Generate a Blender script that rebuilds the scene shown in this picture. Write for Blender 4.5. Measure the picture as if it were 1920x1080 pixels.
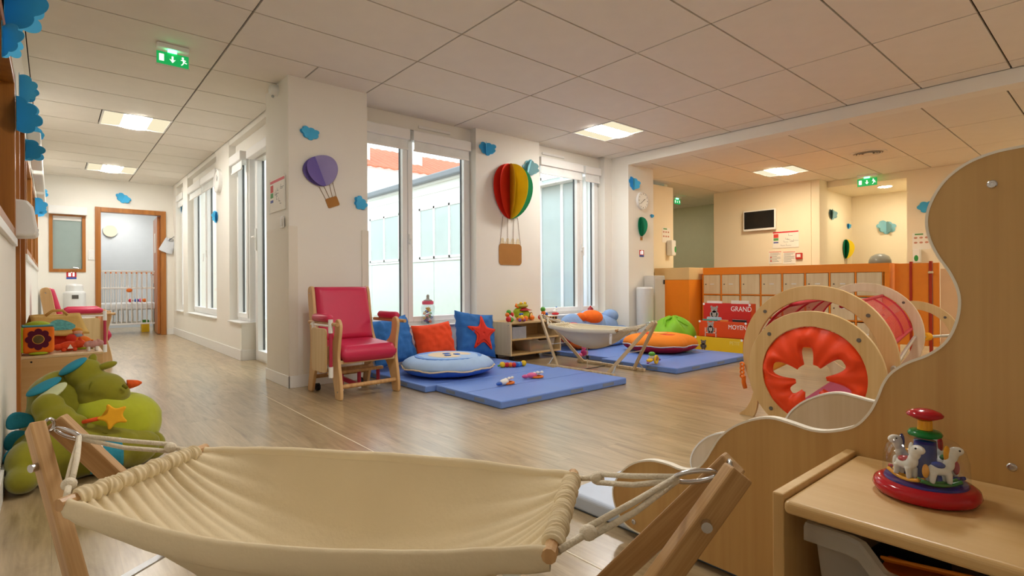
import bpy, math, random
from mathutils import Vector, Matrix, noise as mnoise
for _o in list(bpy.data.objects): bpy.data.objects.remove(_o)
SC = bpy.context.scene
COL = SC.collection
PI = math.pi
random.seed(7)
# ------------------------------------------------------------------ camera
FPX, YAW, ROLL = 1007.0, math.radians(40.573), math.radians(-0.311)
CAM = Vector((-0.985, -3.076, 0.86))
ZC, ZC2 = 2.606, 2.49          # main ceiling, lower ceiling of the entrance area
_F = Vector((math.sin(YAW), math.cos(YAW), 0)); _R = Vector((math.cos(YAW), -math.sin(YAW), 0)); _U = Vector((0, 0, 1))
_R2 = _R*math.cos(ROLL) + _U*math.sin(ROLL); _U2 = -_R*math.sin(ROLL) + _U*math.cos(ROLL)
cd = bpy.data.cameras.new('camera'); cam = bpy.data.objects.new('camera', cd); COL.objects.link(cam)
m3 = Matrix((_R2, _U2, -_F)).transposed(); cam.matrix_world = Matrix.Translation(CAM) @ m3.to_4x4()
cd.sensor_fit = 'HORIZONTAL'; cd.sensor_width = 36.0; cd.lens = 36.0*FPX/1920.0
cd.shift_y = -8.39/1920.0; cd.clip_start = 0.02; cd.clip_end = 200
SC.camera = cam
# ------------------------------------------------------------------ sky, exposure
w = bpy.data.worlds.new('overcast_sky'); SC.world = w; w.use_nodes = True
bg = w.node_tree.nodes['Background']; bg.inputs[0].default_value = (0.90, 0.96, 1.0, 1); bg.inputs[1].default_value = 2.05
SC.view_settings.view_transform = 'Standard'; SC.view_settings.look = 'None'
SC.view_settings.gamma = 1.0; SC.view_settings.exposure = 0.68; SC.view_settings.use_curve_mapping = False
LAMP = 38.0                    # brightness of the recessed ceiling luminaires
# ------------------------------------------------------------------ materials
def srgb(h):
    h = h.lstrip('#'); v = [int(h[i:i+2], 16)/255 for i in (0, 2, 4)]
    return tuple(c/12.92 if c <= .04045 else ((c+.055)/1.055)**2.4 for c in v)
MATS = {}
def mat(name, col, rough=.6, var=.06, scale=8.0, bump=0.0, bscale=60.0, metal=0.0, spec=.5, coat=0.0, emit=0.0, stretch=(1, 1, 1), trans=0.0, sheen=0.0, ior=1.45):
    if name in MATS: return MATS[name]
    c = srgb(col) if isinstance(col, str) else col
    m = bpy.data.materials.new(name); m.use_nodes = True; nt = m.node_tree; b = nt.nodes['Principled BSDF']
    b.inputs['Roughness'].default_value = rough; b.inputs['Metallic'].default_value = metal
    b.inputs['Specular IOR Level'].default_value = spec; b.inputs['Coat Weight'].default_value = coat
    b.inputs['IOR'].default_value = ior
    if trans: b.inputs['Transmission Weight'].default_value = trans
    if sheen: b.inputs['Sheen Weight'].default_value = sheen
    tc = nt.nodes.new('ShaderNodeTexCoord'); mp = nt.nodes.new('ShaderNodeMapping'); mp.inputs['Scale'].default_value = stretch
    nt.links.new(tc.outputs['Object'], mp.inputs[0])
    n = nt.nodes.new('ShaderNodeTexNoise'); n.inputs['Scale'].default_value = scale; n.inputs['Detail'].default_value = 4
    nt.links.new(mp.outputs[0], n.inputs['Vector'])
    r = nt.nodes.new('ShaderNodeValToRGB')
    r.color_ramp.elements[0].position = .25; r.color_ramp.elements[1].position = .75
    r.color_ramp.elements[0].color = (*[max(0, x*(1-var)) for x in c], 1); r.color_ramp.elements[1].color = (*[min(1, x*(1+var)) for x in c], 1)
    nt.links.new(n.outputs['Fac'], r.inputs[0]); nt.links.new(r.outputs[0], b.inputs['Base Color'])
    if bump:
        n2 = nt.nodes.new('ShaderNodeTexNoise'); n2.inputs['Scale'].default_value = bscale; n2.inputs['Detail'].default_value = 3
        nt.links.new(mp.outputs[0], n2.inputs['Vector'])
        bp = nt.nodes.new('ShaderNodeBump'); bp.inputs['Strength'].default_value = bump; bp.inputs['Distance'].default_value = .01
        nt.links.new(n2.outputs['Fac'], bp.inputs['Height']); nt.links.new(bp.outputs[0], b.inputs['Normal'])
    if emit:
        b.inputs['Emission Color'].default_value = (*c, 1); b.inputs['Emission Strength'].default_value = emit
    MATS[name] = m; return m
def wood(name, light, dark, axis=2, scale=1.0, rough=.45, coat=.15, contrast=1.0):
    """veneer: long fibres along one object axis"""
    if name in MATS: return MATS[name]
    m = bpy.data.materials.new(name); m.use_nodes = True; nt = m.node_tree; b = nt.nodes['Principled BSDF']
    b.inputs['Roughness'].default_value = rough; b.inputs['Coat Weight'].default_value = coat; b.inputs['Coat Roughness'].default_value = .25
    tc = nt.nodes.new('ShaderNodeTexCoord')
    s = [14*scale]*3; s[axis] = .9*scale
    mp = nt.nodes.new('ShaderNodeMapping'); mp.inputs['Scale'].default_value = s; nt.links.new(tc.outputs['Object'], mp.inputs[0])
    n = nt.nodes.new('ShaderNodeTexNoise'); n.inputs['Scale'].default_value = 1.0; n.inputs['Detail'].default_value = 5; n.inputs['Distortion'].default_value = .9
    nt.links.new(mp.outputs[0], n.inputs['Vector'])
    s2 = [120*scale]*3; s2[axis] = 3*scale
    mp2 = nt.nodes.new('ShaderNodeMapping'); mp2.inputs['Scale'].default_value = s2; nt.links.new(tc.outputs['Object'], mp2.inputs[0])
    n2 = nt.nodes.new('ShaderNodeTexNoise'); n2.inputs['Scale'].default_value = 1.0; n2.inputs['Detail'].default_value = 2; nt.links.new(mp2.outputs[0], n2.inputs['Vector'])
    ad = nt.nodes.new('ShaderNodeMath'); ad.operation = 'MULTIPLY_ADD'; ad.inputs[1].default_value = .35; nt.links.new(n2.outputs['Fac'], ad.inputs[0]); nt.links.new(n.outputs['Fac'], ad.inputs[2])
    r = nt.nodes.new('ShaderNodeValToRGB'); e = r.color_ramp.elements
    e[0].position = .67-.2/contrast; e[0].color = (*srgb(dark), 1); e[1].position = .67+.2/contrast; e[1].color = (*srgb(light), 1)
    nt.links.new(ad.outputs[0], r.inputs[0]); nt.links.new(r.outputs[0], b.inputs['Base Color'])
    MATS[name] = m; return m
def glassy(name, tint=(1, 1, 1), gloss=.08, haze=0.0, hazecol=(1, 1, 1)):
    """thin pane: transparent with a facing-dependent mirror coat and an optional milky share"""
    if name in MATS: return MATS[name]
    m = bpy.data.materials.new(name); m.use_nodes = True; nt = m.node_tree; nt.nodes.remove(nt.nodes['Principled BSDF'])
    out = nt.nodes['Material Output']; tr = nt.nodes.new('ShaderNodeBsdfTransparent'); tr.inputs[0].default_value = (*tint, 1)
    gl = nt.nodes.new('ShaderNodeBsdfGlossy'); gl.inputs['Roughness'].default_value = .03
    fr = nt.nodes.new('ShaderNodeLayerWeight'); fr.inputs[0].default_value = .5
    pw = nt.nodes.new('ShaderNodeMath'); pw.operation = 'POWER'; pw.inputs[1].default_value = 5.0; nt.links.new(fr.outputs['Facing'], pw.inputs[0])
    ma = nt.nodes.new('ShaderNodeMath'); ma.operation = 'MULTIPLY_ADD'; ma.inputs[1].default_value = .22; ma.inputs[2].default_value = gloss*.25; nt.links.new(pw.outputs[0], ma.inputs[0])
    mx = nt.nodes.new('ShaderNodeMixShader'); nt.links.new(ma.outputs[0], mx.inputs[0]); nt.links.new(tr.outputs[0], mx.inputs[1]); nt.links.new(gl.outputs[0], mx.inputs[2])
    last = mx
    if haze:
        df = nt.nodes.new('ShaderNodeBsdfTranslucent'); df.inputs[0].default_value = (*hazecol, 1)
        d2 = nt.nodes.new('ShaderNodeBsdfDiffuse'); d2.inputs[0].default_value = (*hazecol, 1)
        a = nt.nodes.new('ShaderNodeMixShader'); a.inputs[0].default_value = .5; nt.links.new(df.outputs[0], a.inputs[1]); nt.links.new(d2.outputs[0], a.inputs[2])
        m2 = nt.nodes.new('ShaderNodeMixShader'); m2.inputs[0].default_value = haze; nt.links.new(mx.outputs[0], m2.inputs[1]); nt.links.new(a.outputs[0], m2.inputs[2]); last = m2
    nt.links.new(last.outputs[0], out.inputs[0]); MATS[name] = m; return m
# ------------------------------------------------------------------ mesh builder
class B:
    def __init__(s): s.v = []; s.f = []
    def add(s, vs, fs, M=None):
        o = len(s.v)
        s.v += [(M @ Vector(p)) if M is not None else Vector(p) for p in vs]; s.f += [tuple(i+o for i in f) for f in fs]; return s
    def box(s, x0, x1, y0, y1, z0, z1, M=None):
        return s.add([(x0,y0,z0),(x1,y0,z0),(x1,y1,z0),(x0,y1,z0),(x0,y0,z1),(x1,y0,z1),(x1,y1,z1),(x0,y1,z1)],
            [(0,3,2,1),(4,5,6,7),(0,1,5,4),(1,2,6,5),(2,3,7,6),(3,0,4,7)], M)
    def cb(s, c, d, M=None): return s.box(c[0]-d[0]/2, c[0]+d[0]/2, c[1]-d[1]/2, c[1]+d[1]/2, c[2]-d[2]/2, c[2]+d[2]/2, M)
    def bar(s, p, q, w, h, up=(0, 0, 1)):
        """rectangular bar from p to q, w across, h along up"""
        p = Vector(p); q = Vector(q); d = (q-p); L = d.length; d.normalize(); u = Vector(up); r = d.cross(u)
        if r.length < 1e-4: r = d.cross(Vector((1, 0, 0)))
        r.normalize(); u = r.cross(d); M = Matrix((r, u, d)).transposed().to_4x4(); M.translation = p
        return s.box(-w/2, w/2, -h/2, h/2, 0, L, M)
    def tube(s, pts, r, n=8, closed=False, cap=True):
        pts = [Vector(p) for p in pts]; N = len(pts); o = len(s.v); t0 = None; fr = None
        rr = r if isinstance(r, (list, tuple)) else [r]*N
        for i, p in enumerate(pts):
            if closed: t = pts[(i+1) % N]-pts[i-1]
            else: t = pts[min(i+1, N-1)]-pts[max(i-1, 0)]
            if t.length < 1e-9: t = Vector((0, 0, 1))
            t.normalize()
            if fr is None:
                a = Vector((0, 0, 1)) if abs(t.z) < .9 else Vector((1, 0, 0)); fr = t.cross(a).normalized()
            else:
                fr = (fr - t*fr.dot(t)); fr = fr.normalized() if fr.length > 1e-6 else t.orthogonal().normalized()
            b = t.cross(fr)
            for k in range(n):
                a = 2*PI*k/n; s.v.append(p+(fr*math.cos(a)+b*math.sin(a))*rr[i])
        for i in range(N if closed else N-1):
            j = (i+1) % N
            for k in range(n):
                l = (k+1) % n; s.f.append((o+i*n+k, o+i*n+l, o+j*n+l, o+j*n+k))
        if cap and not closed:
            s.f.append(tuple(o+k for k in range(n))[::-1]); s.f.append(tuple(o+(N-1)*n+k for k in range(n)))
        return s
    def cyl(s, p, q, r, r2=None, n=16): return s.tube([p, q], [r, r if r2 is None else r2], n)
    def lathe(s, prof, n=24, M=None, fold=None):
        """prof: (radius, z) from bottom to top round local z"""
        o = len(s.v); vs = []; fs = []; N = len(prof)
        for i, (r, z) in enumerate(prof):
            for k in range(n):
                a = 2*PI*k/n; q = fold(a, r, z) if fold else (r, z)
                vs.append((q[0]*math.cos(a), q[0]*math.sin(a), q[1]))
        for i in range(N-1):
            for k in range(n):
                l = (k+1) % n; fs.append((i*n+k, i*n+l, (i+1)*n+l, (i+1)*n+k))
        fs.append(tuple(range(n))[::-1]); fs.append(tuple((N-1)*n+k for k in range(n)))
        return s.add(vs, fs, M)
    def ell(s, c, r, n=16, m=10, M=None):
        r = (r, r, r) if not isinstance(r, (tuple, list)) else r
        vs = [(0, 0, -1)]; fs = []
        for i in range(1, m):
            t = PI*i/m
            for k in range(n): a = 2*PI*k/n; vs.append((math.sin(t)*math.cos(a), math.sin(t)*math.sin(a), -math.cos(t)))
        vs.append((0, 0, 1)); e = len(vs)-1
        for k in range(n):
            l = (k+1) % n; fs.append((0, 1+l, 1+k)); fs.append((e, 1+(m-2)*n+k, 1+(m-2)*n+l))
            for i in range(m-2): fs.append((1+i*n+k, 1+i*n+l, 1+(i+1)*n+l, 1+(i+1)*n+k))
        vs = [(c[0]+p[0]*r[0], c[1]+p[1]*r[1], c[2]+p[2]*r[2]) for p in vs]
        return s.add(vs, fs, M)
    def prism(s, poly, t, M=None):
        """outline in local xy, thickness t along local z (0..t)"""
        n = len(poly); vs = [(x, y, 0) for x, y in poly]+[(x, y, t) for x, y in poly]
        return s.add(vs, [tuple(range(n))[::-1], tuple(range(n, 2*n))]+[(i, (i+1) % n, n+(i+1) % n, n+i) for i in range(n)], M)
    def ring(s, outer, inner, t, M=None):
        """plate between two outlines with the same number of points"""
        n = len(outer); vs = [(x, y, z) for z in (0, t) for pl in (outer, inner) for x, y in pl]; fs = []
        for i in range(n):
            j = (i+1) % n
            fs += [(i, n+i, n+j, j), (2*n+i, 2*n+j, 3*n+j, 3*n+i), (i, j, 2*n+j, 2*n+i), (n+i, 3*n+i, 3*n+j, n+j)]
        return s.add(vs, fs, M)
    def grid(s, fn, nu, nv, t=0.0):
        """surface fn(u,v); with t a second skin is added along the normal and the rim closed"""
        P = [[Vector(fn(i/nu, j/nv)) for j in range(nv+1)] for i in range(nu+1)]; o = len(s.v); W = nv+1
        for row in P: s.v += row
        for i in range(nu):
            for j in range(nv): s.f.append((o+i*W+j, o+(i+1)*W+j, o+(i+1)*W+j+1, o+i*W+j+1))
        if t:
            o2 = len(s.v)
            for i in range(nu+1):
                for j in range(nv+1):
                    du = P[min(i+1, nu)][j]-P[max(i-1, 0)][j]; dv = P[i][min(j+1, nv)]-P[i][max(j-1, 0)]; nn = du.cross(dv)
                    s.v.append(P[i][j]-(nn.normalized() if nn.length > 1e-9 else Vector((0, 0, 1)))*t)
            for i in range(nu):
                for j in range(nv): s.f.append((o2+i*W+j, o2+i*W+j+1, o2+(i+1)*W+j+1, o2+(i+1)*W+j))
            rim = [(i, 0) for i in range(nu+1)]+[(nu, j) for j in range(1, nv+1)]+[(i, nv) for i in range(nu-1, -1, -1)]+[(0, j) for j in range(nv-1, 0, -1)]
            for k in range(len(rim)):
                a = rim[k]; b = rim[(k+1) % len(rim)]
                ia = a[0]*W+a[1]; ib = b[0]*W+b[1]; s.f.append((o+ib, o+ia, o2+ia, o2+ib))
        return s
    def obj(s, name, m, parent=None, smooth=False, bevel=0.0, seg=2, sub=0, loc=None, rot=None, kind=None, label=None):
        me = bpy.data.meshes.new(name); me.from_pydata([tuple(p) for p in s.v], [], s.f); me.update()
        me.materials.append(m)
        if smooth:
            for p in me.polygons: p.use_smooth = True
        o = bpy.data.objects.new(name, me); COL.objects.link(o)
        if parent is not None: o.parent = parent
        if loc is not None: o.location = loc
        if rot is not None: o.rotation_euler = rot
        if bevel:
            b = o.modifiers.new('bevel', 'BEVEL'); b.width = bevel; b.segments = seg; b.limit_method = 'ANGLE'; b.angle_limit = .6
        if sub:
            d = o.modifiers.new('subdivision', 'SUBSURF'); d.levels = sub; d.render_levels = sub
        if kind: o['kind'] = kind
        if label: o['label'] = label
        return o
def auto(o, ang=40):
    """smooth shading with sharp creases"""
    me = o.data
    for p in me.polygons: p.use_smooth = True
    me.set_sharp_from_angle(angle=math.radians(ang)); return o
def tag(o, label, cat, group=None, kind=None):
    o['label'] = label; o['category'] = cat
    if group: o['group'] = group
    if kind: o['kind'] = kind
    return o
def thing(name, label, cat, loc=(0, 0, 0), rz=0.0, group=None, rot=None):
    o = bpy.data.objects.new(name, None); COL.objects.link(o); o.empty_display_size = .1
    o.location = loc; o.rotation_euler = rot if rot else (0, 0, rz); return tag(o, label, cat, group)
def struct(o): o['kind'] = 'structure'; return o
def sroot(name, loc=(0, 0, 0), rz=0):
    o = bpy.data.objects.new(name, None); COL.objects.link(o); o.location = loc; o.rotation_euler = (0, 0, rz); o['kind'] = 'structure'; return o
def copy_tree(o, parent=None):
    c = o.copy(); COL.objects.link(c); c.parent = parent
    for ch in o.children: copy_tree(ch, c)
    return c
def Rx(a): return Matrix.Rotation(a, 4, 'X')
def Ry(a): return Matrix.Rotation(a, 4, 'Y')
def Rz(a): return Matrix.Rotation(a, 4, 'Z')
def T(x, y, z): return Matrix.Translation((x, y, z))
# local frames for plates: outline x,y -> world
FX = Matrix(((0, 0, 1, 0), (1, 0, 0, 0), (0, 1, 0, 0), (0, 0, 0, 1)))      # outline (y,z), thickness +x
FY = Matrix(((1, 0, 0, 0), (0, 0, -1, 0), (0, 1, 0, 0), (0, 0, 0, 1)))     # outline (x,z), thickness -y
def circ(cx, cy, r, n=32, a0=0.0, a1=2*PI, end=False, ry=None):
    k = n if not end else n-1
    return [(cx+r*math.cos(a0+(a1-a0)*i/k), cy+(ry or r)*math.sin(a0+(a1-a0)*i/k)) for i in range(n)]
def spline(pts, n=6, closed=False):
    """Catmull-Rom through points of any dimension"""
    N = len(pts); out = []; D = len(pts[0])
    for i in range(N if closed else N-1):
        g = (lambda k: pts[k % N]) if closed else (lambda k: pts[min(max(k, 0), N-1)])
        p0, p1, p2, p3 = g(i-1), g(i), g(i+1), g(i+2)
        for j in range(n):
            t = j/n
            out.append(tuple(.5*((2*p1[d])+(-p0[d]+p2[d])*t+(2*p0[d]-5*p1[d]+4*p2[d]-p3[d])*t*t+(-p0[d]+3*p1[d]-3*p2[d]+p3[d])*t**3) for d in range(D)))
    if not closed: out.append(tuple(pts[-1]))
    return out
def rrect(x0, x1, y0, y1, r, n=4):
    o = []
    for cx, cy, a in ((x1-r, y0+r, -PI/2), (x1-r, y1-r, 0), (x0+r, y1-r, PI/2), (x0+r, y0+r, PI)):
        o += [(cx+r*math.cos(a+PI/2*i/n), cy+r*math.sin(a+PI/2*i/n)) for i in range(n+1)]
    return o
FONT = None
def text(s, size, m, parent, loc, rot, name='lettering', depth=.0008, align='CENTER', sx=1.0):
    cu = bpy.data.curves.new(name, 'FONT'); cu.body = s; cu.size = size; cu.extrude = depth; cu.align_x = align; cu.align_y = 'CENTER'
    t = bpy.data.objects.new(name, cu); COL.objects.link(t)
    dg = bpy.context.evaluated_depsgraph_get(); me = bpy.data.meshes.new_from_object(t.evaluated_get(dg)); bpy.data.objects.remove(t)
    me.materials.clear(); me.materials.append(m)
    o = bpy.data.objects.new(name, me); COL.objects.link(o); o.parent = parent; o.location = loc; o.rotation_euler = rot; o.scale = (sx, 1, 1)
    return o
RX90 = (PI/2, 0, 0)                 # upright lettering that faces -y
RFX = (PI/2, 0, -PI/2)              # upright lettering that faces -x
# common materials
W_WALL = mat('wall_paint', '#f3efe6', .7, .012, 3, .03, 180)
W_WARM = mat('wall_paint_entrance', '#f3e6cb', .7, .012, 3, .03, 180)
W_WHITE = mat('white_plastic', '#f2f1ee', .35, .01)
W_FRAME = mat('white_window_frame', '#f4f4f2', .3, .01)
BLACK = mat('black_rubber', '#15161a', .5)
STEEL = mat('polished_steel', '#c9c9cc', .22, .03, metal=1.0)
ALU = mat('brushed_aluminium', '#c4c6c8', .38, .05, 40, metal=.9)
BIRCH = wood('birch_veneer_upright', '#e3c796', '#d3b27c', 2)
BIRCHX = wood('birch_veneer_x', '#e3c796', '#d3b27c', 0)
BIRCHY = wood('birch_veneer_y', '#e3c796', '#d3b27c', 1)
BEAM = wood('oiled_beech_bar', '#d9b07a', '#b98a55', 2, 1.3, .5)
PINE = wood('solid_pine_leg', '#d8ab72', '#a97a45', 2, 2.0, .5, .1)
OAKF = wood('orange_oak_frame', '#b9762f', '#9c5d1d', 2, .8, .4)
GLASS = glassy('window_glass', (.97, .99, .985), .09)
CLEAR = glassy('clear_plastic', (.96, .975, .98), .3)
MILK = glassy('frosted_plastic', (.96, .95, .92), .08, .30, (.95, .93, .88))
# ------------------------------------------------------------------ placing helpers: a sight line met with a known wall
def _ray(x, y): return _F + _R2*((x-960)/FPX) - _U2*((y-540+8.39)/FPX)
def onx(x, y, X): d = _ray(x, y); return CAM + d*((X-CAM.x)/d.x)
def ony(x, y, Y): d = _ray(x, y); return CAM + d*((Y-CAM.y)/d.y)
def onz(x, y, Z): d = _ray(x, y); return CAM + d*((Z-CAM.z)/d.z)
# ================================================================== FLOOR
def floor_material():
    m = bpy.data.materials.new('wood_print_vinyl'); m.use_nodes = True; nt = m.node_tree; b = nt.nodes['Principled BSDF']
    tc = nt.nodes.new('ShaderNodeTexCoord'); sep = nt.nodes.new('ShaderNodeSeparateXYZ'); nt.links.new(tc.outputs['Object'], sep.inputs[0])
    cmb = nt.nodes.new('ShaderNodeCombineXYZ'); nt.links.new(sep.outputs['Y'], cmb.inputs['X']); nt.links.new(sep.outputs['X'], cmb.inputs['Y'])
    br = nt.nodes.new('ShaderNodeTexBrick'); br.inputs['Scale'].default_value = 1.0; br.inputs['Brick Width'].default_value = 1.25; br.inputs['Row Height'].default_value = .165
    br.inputs['Mortar Size'].default_value = .0012; br.inputs['Mortar Smooth'].default_value = .3; br.offset = .37; br.inputs['Bias'].default_value = 0
    br.inputs['Color1'].default_value = (.42, .42, .42, 1); br.inputs['Color2'].default_value = (.58, .58, .58, 1); br.inputs['Mortar'].default_value = (.36, .36, .36, 1)
    nt.links.new(cmb.outputs[0], br.inputs['Vector'])
    off = nt.nodes.new('ShaderNodeVectorMath'); off.operation = 'MULTIPLY_ADD'; off.inputs[1].default_value = (40, 40, 40); nt.links.new(br.outputs['Color'], off.inputs[0]); nt.links.new(tc.outputs['Object'], off.inputs[2])
    mp = nt.nodes.new('ShaderNodeMapping'); mp.inputs['Scale'].default_value = (11, 1.6, 1); nt.links.new(off.outputs[0], mp.inputs[0])
    n = nt.nodes.new('ShaderNodeTexNoise'); n.inputs['Scale'].default_value = 1; n.inputs['Detail'].default_value = 7; n.inputs['Roughness'].default_value = .62; n.inputs['Distortion'].default_value = 1.6
    nt.links.new(mp.outputs[0], n.inputs['Vector'])
    mp2 = nt.nodes.new('ShaderNodeMapping'); mp2.inputs['Scale'].default_value = (90, 5, 1); nt.links.new(off.outputs[0], mp2.inputs[0])
    n2 = nt.nodes.new('ShaderNodeTexNoise'); n2.inputs['Scale'].default_value = 1; n2.inputs['Detail'].default_value = 3; nt.links.new(mp2.outputs[0], n2.inputs['Vector'])
    a = nt.nodes.new('ShaderNodeMath'); a.operation = 'MULTIPLY_ADD'; a.inputs[1].default_value = .38; nt.links.new(n2.outputs['Fac'], a.inputs[0]); nt.links.new(n.outputs['Fac'], a.inputs[2])
    r = nt.nodes.new('ShaderNodeValToRGB'); e = r.color_ramp.elements; e[0].position = .42; e[0].color = (*srgb('#826c4b'), 1); e[1].position = .92; e[1].color = (*srgb('#bda783'), 1)
    x = r.color_ramp.elements.new(.62); x.color = (*srgb('#a08a66'), 1)
    nt.links.new(a.outputs[0], r.inputs[0])
    mx = nt.nodes.new('ShaderNodeMixRGB'); mx.blend_type = 'OVERLAY'; mx.inputs[0].default_value = .55; nt.links.new(r.outputs[0], mx.inputs[1]); nt.links.new(br.outputs['Color'], mx.inputs[2])
    nt.links.new(mx.outputs[0], b.inputs['Base Color'])
    b.inputs['Roughness'].default_value = .30; b.inputs['Specular IOR Level'].default_value = .8; b.inputs['Coat Weight'].default_value = .4; b.inputs['Coat Roughness'].default_value = .22
    n3 = nt.nodes.new('ShaderNodeTexNoise'); n3.inputs['Scale'].default_value = 14; n3.inputs['Detail'].default_value = 5; nt.links.new(tc.outputs['Object'], n3.inputs['Vector'])
    bp = nt.nodes.new('ShaderNodeBump'); bp.inputs['Strength'].default_value = .10; bp.inputs['Distance'].default_value = .012; nt.links.new(n3.outputs['Fac'], bp.inputs['Height']); nt.links.new(bp.outputs[0], b.inputs['Normal'])
    return m
FLOORM = floor_material()
flo = struct(B().box(-1.35, 10.4, -5.4, 11.0, -.08, 0).obj('floor', FLOORM))
weld = mat('weld_cord', '#e9dfc9', .4)
B().box(.262, .268, -5.3, 1.4, -.002, .0012).obj('weld_seam', weld, flo)
B().box(.645, 1.2, 2.13, 3.6, -.002, .0011).obj('threshold_strip', FLOORM, flo)
# ================================================================== WALLS
def wallbox(name, boxes, m=W_WALL, parent=None):
    b = B()
    for q in boxes: b.box(*q)
    o = b.obj(name, m, parent)
    return o if parent else struct(o)
# left wall with openings for an inner window, a door and three more inner windows
LW = -1.15
openings = [(-.9, 1.03, 1.13, 2.04), (1.30, 2.18, 0, 2.0), (2.75, 4.15, 1.12, 1.98), (4.35, 5.75, 1.12, 1.98), (5.95, 7.35, 1.12, 1.98)]
bx = []; y = -5.4
for (a, b_, z0, z1) in openings:
    bx.append((LW-.16, LW, y, a, 0, ZC+.1))
    if z0 > 0: bx.append((LW-.16, LW, a, b_, 0, z0))
    bx.append((LW-.16, LW, a, b_, z1, ZC+.1)); y = b_
bx.append((LW-.16, LW, y, 8.12, 0, ZC+.1))
wl = wallbox('wall_left', bx)
B().box(LW, LW+.03, -5.4, 8.0, ZC-.05, ZC-.001).obj('cornice', W_WALL, wl)
SMOKE = mat('dim_reflective_pane', '#9fb0ad', .15, .03)
k = 1
def inner_window(n, y0, y1, z0, z1, cassette=True):
    o = sroot('window_%d' % n, (LW, (y0+y1)/2, z0)); h = (y1-y0)/2; H = z1-z0
    fr = B().box(-.14, .012, -h, -h+.055, 0, H).box(-.14, .012, h-.055, h, 0, H).box(-.14, .0115, -h+.055, h-.055, H-.055, H).box(-.14, .0115, -h+.055, h-.055, 0, .05)
    fr.obj('frame', OAKF, o, bevel=.003)
    B().box(-.1, -.09, -h+.05, h-.05, .05, H-.05).obj('pane', SMOKE, o)
    B().box(-.10, .018, -h-.03, h+.03, -.045, -.001).obj('sill', W_WHITE, o, bevel=.004)
    if cassette:
        B().box(.014, .10, -h+.02, h-.02, H+.04, H+.14).obj('blind_cassette', W_WHITE, o, bevel=.012)
    return o
inner_window(1, -.9, 1.03, 1.13, 2.04, False)
inner_window(2, 2.75, 4.15, 1.12, 1.98); inner_window(3, 4.35, 5.75, 1.12, 1.98); inner_window(4, 5.95, 7.35, 1.12, 1.98)
d = sroot('door_1', (LW, 1.74, 0))
B().box(-.10, -.06, -.40, .40, 0.005, 1.96).obj('leaf', wood('oak_door_leaf', '#b57433', '#965a1e', 2, .6), d, bevel=.003)
B().box(-.12, .02, -.44, -.395, 0, 2.0).box(-.12, .02, .395, .44, 0, 2.0).box(-.12, .0195, -.395, .395, 1.955, 2.0).obj('frame', OAKF, d, bevel=.003)
B().cyl((-.06, -.33, 1.03), (-.01, -.33, 1.03), .009).tube([(-.012, -.335, 1.03), (-.012, -.23, 1.03)], .009, 8).obj('handle', STEEL, d, smooth=True)
# far wall of the corridor
FW = 8.0
DX0, DX1, DZ = -.42, .50, 2.12; WX0, WX1, WZ0, WZ1 = -1.02, -.57, 1.08, 2.02
wallbox('wall_far', [(LW-.16, WX0, FW, FW+.12, 0, ZC+.1), (WX0, WX1, FW, FW+.12, 0, WZ0), (WX0, WX1, FW, FW+.12, WZ1, ZC+.1), (WX1, DX0, FW, FW+.12, 0, ZC+.1),
    (DX0, DX1, FW, FW+.12, DZ, ZC+.1), (DX1, 1.4, FW, FW+.12, 0, ZC+.1)])
o = sroot('window_5', ((WX0+WX1)/2, FW, WZ0)); h = (WX1-WX0)/2; H = WZ1-WZ0
B().box(-h, -h+.045, -.015, .1, 0, H).box(h-.045, h, -.015, .1, 0, H).box(-h+.045, h-.045, -.0145, .1, 0, .05).box(-h+.045, h-.045, -.0145, .1, H-.05, H).obj('frame', OAKF, o, bevel=.003)
B().box(-h+.04, h-.04, .03, .04, .04, H-.04).obj('pane', SMOKE, o)
B().box(-h-.01, h+.02, -.10, -.017, H-.03, H+.10).obj('blind_cassette', W_WHITE, o, bevel=.01)
B().box(-h+.05, h-.05, .015, .025, H-.12, H-.03).obj('rolled_blind', W_WHITE, o)
B().cyl((h-.09, -.016, .06), (h-.09, -.05, .06), .01).tube([(h-.09, -.05, .06), (h-.16, -.05, .075)], .008).obj('handle', STEEL, o)
d = sroot('door_2', (DX0, FW, 0)); wd = DX1-DX0
B().box(-.03, .045, -.025, .125, 0, DZ+.03).box(wd-.045, wd+.03, -.025, .125, 0, DZ+.03).box(.045, wd-.045, -.0245, .125, DZ-.045, DZ+.03).obj('frame', OAKF, d, bevel=.004)
lf = B().box(0, .038, 0, .84, .01, DZ-.05).obj('leaf', wood('orange_door_leaf', '#c4772f', '#a75d1f', 2, .6), d, bevel=.003, loc=(wd-.085, .10, 0), rot=(0, 0, math.radians(-3)))
B().cyl((0, .76, 1.06), (-.05, .76, 1.06), .009).tube([(-.05, .765, 1.06), (-.05, .65, 1.06)], .009).obj('handle', STEEL, lf, smooth=True)
B().box(-.006, -.001, .3, .55, 1.45, 1.8).obj('notice', mat('notice_paper', '#efe6dc', .7), lf)
B().box(-.004, -.001, .72, .82, .02, .9).obj('kick_plate', mat('dark_kick_strip', '#4b4a45', .4), lf)
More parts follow.
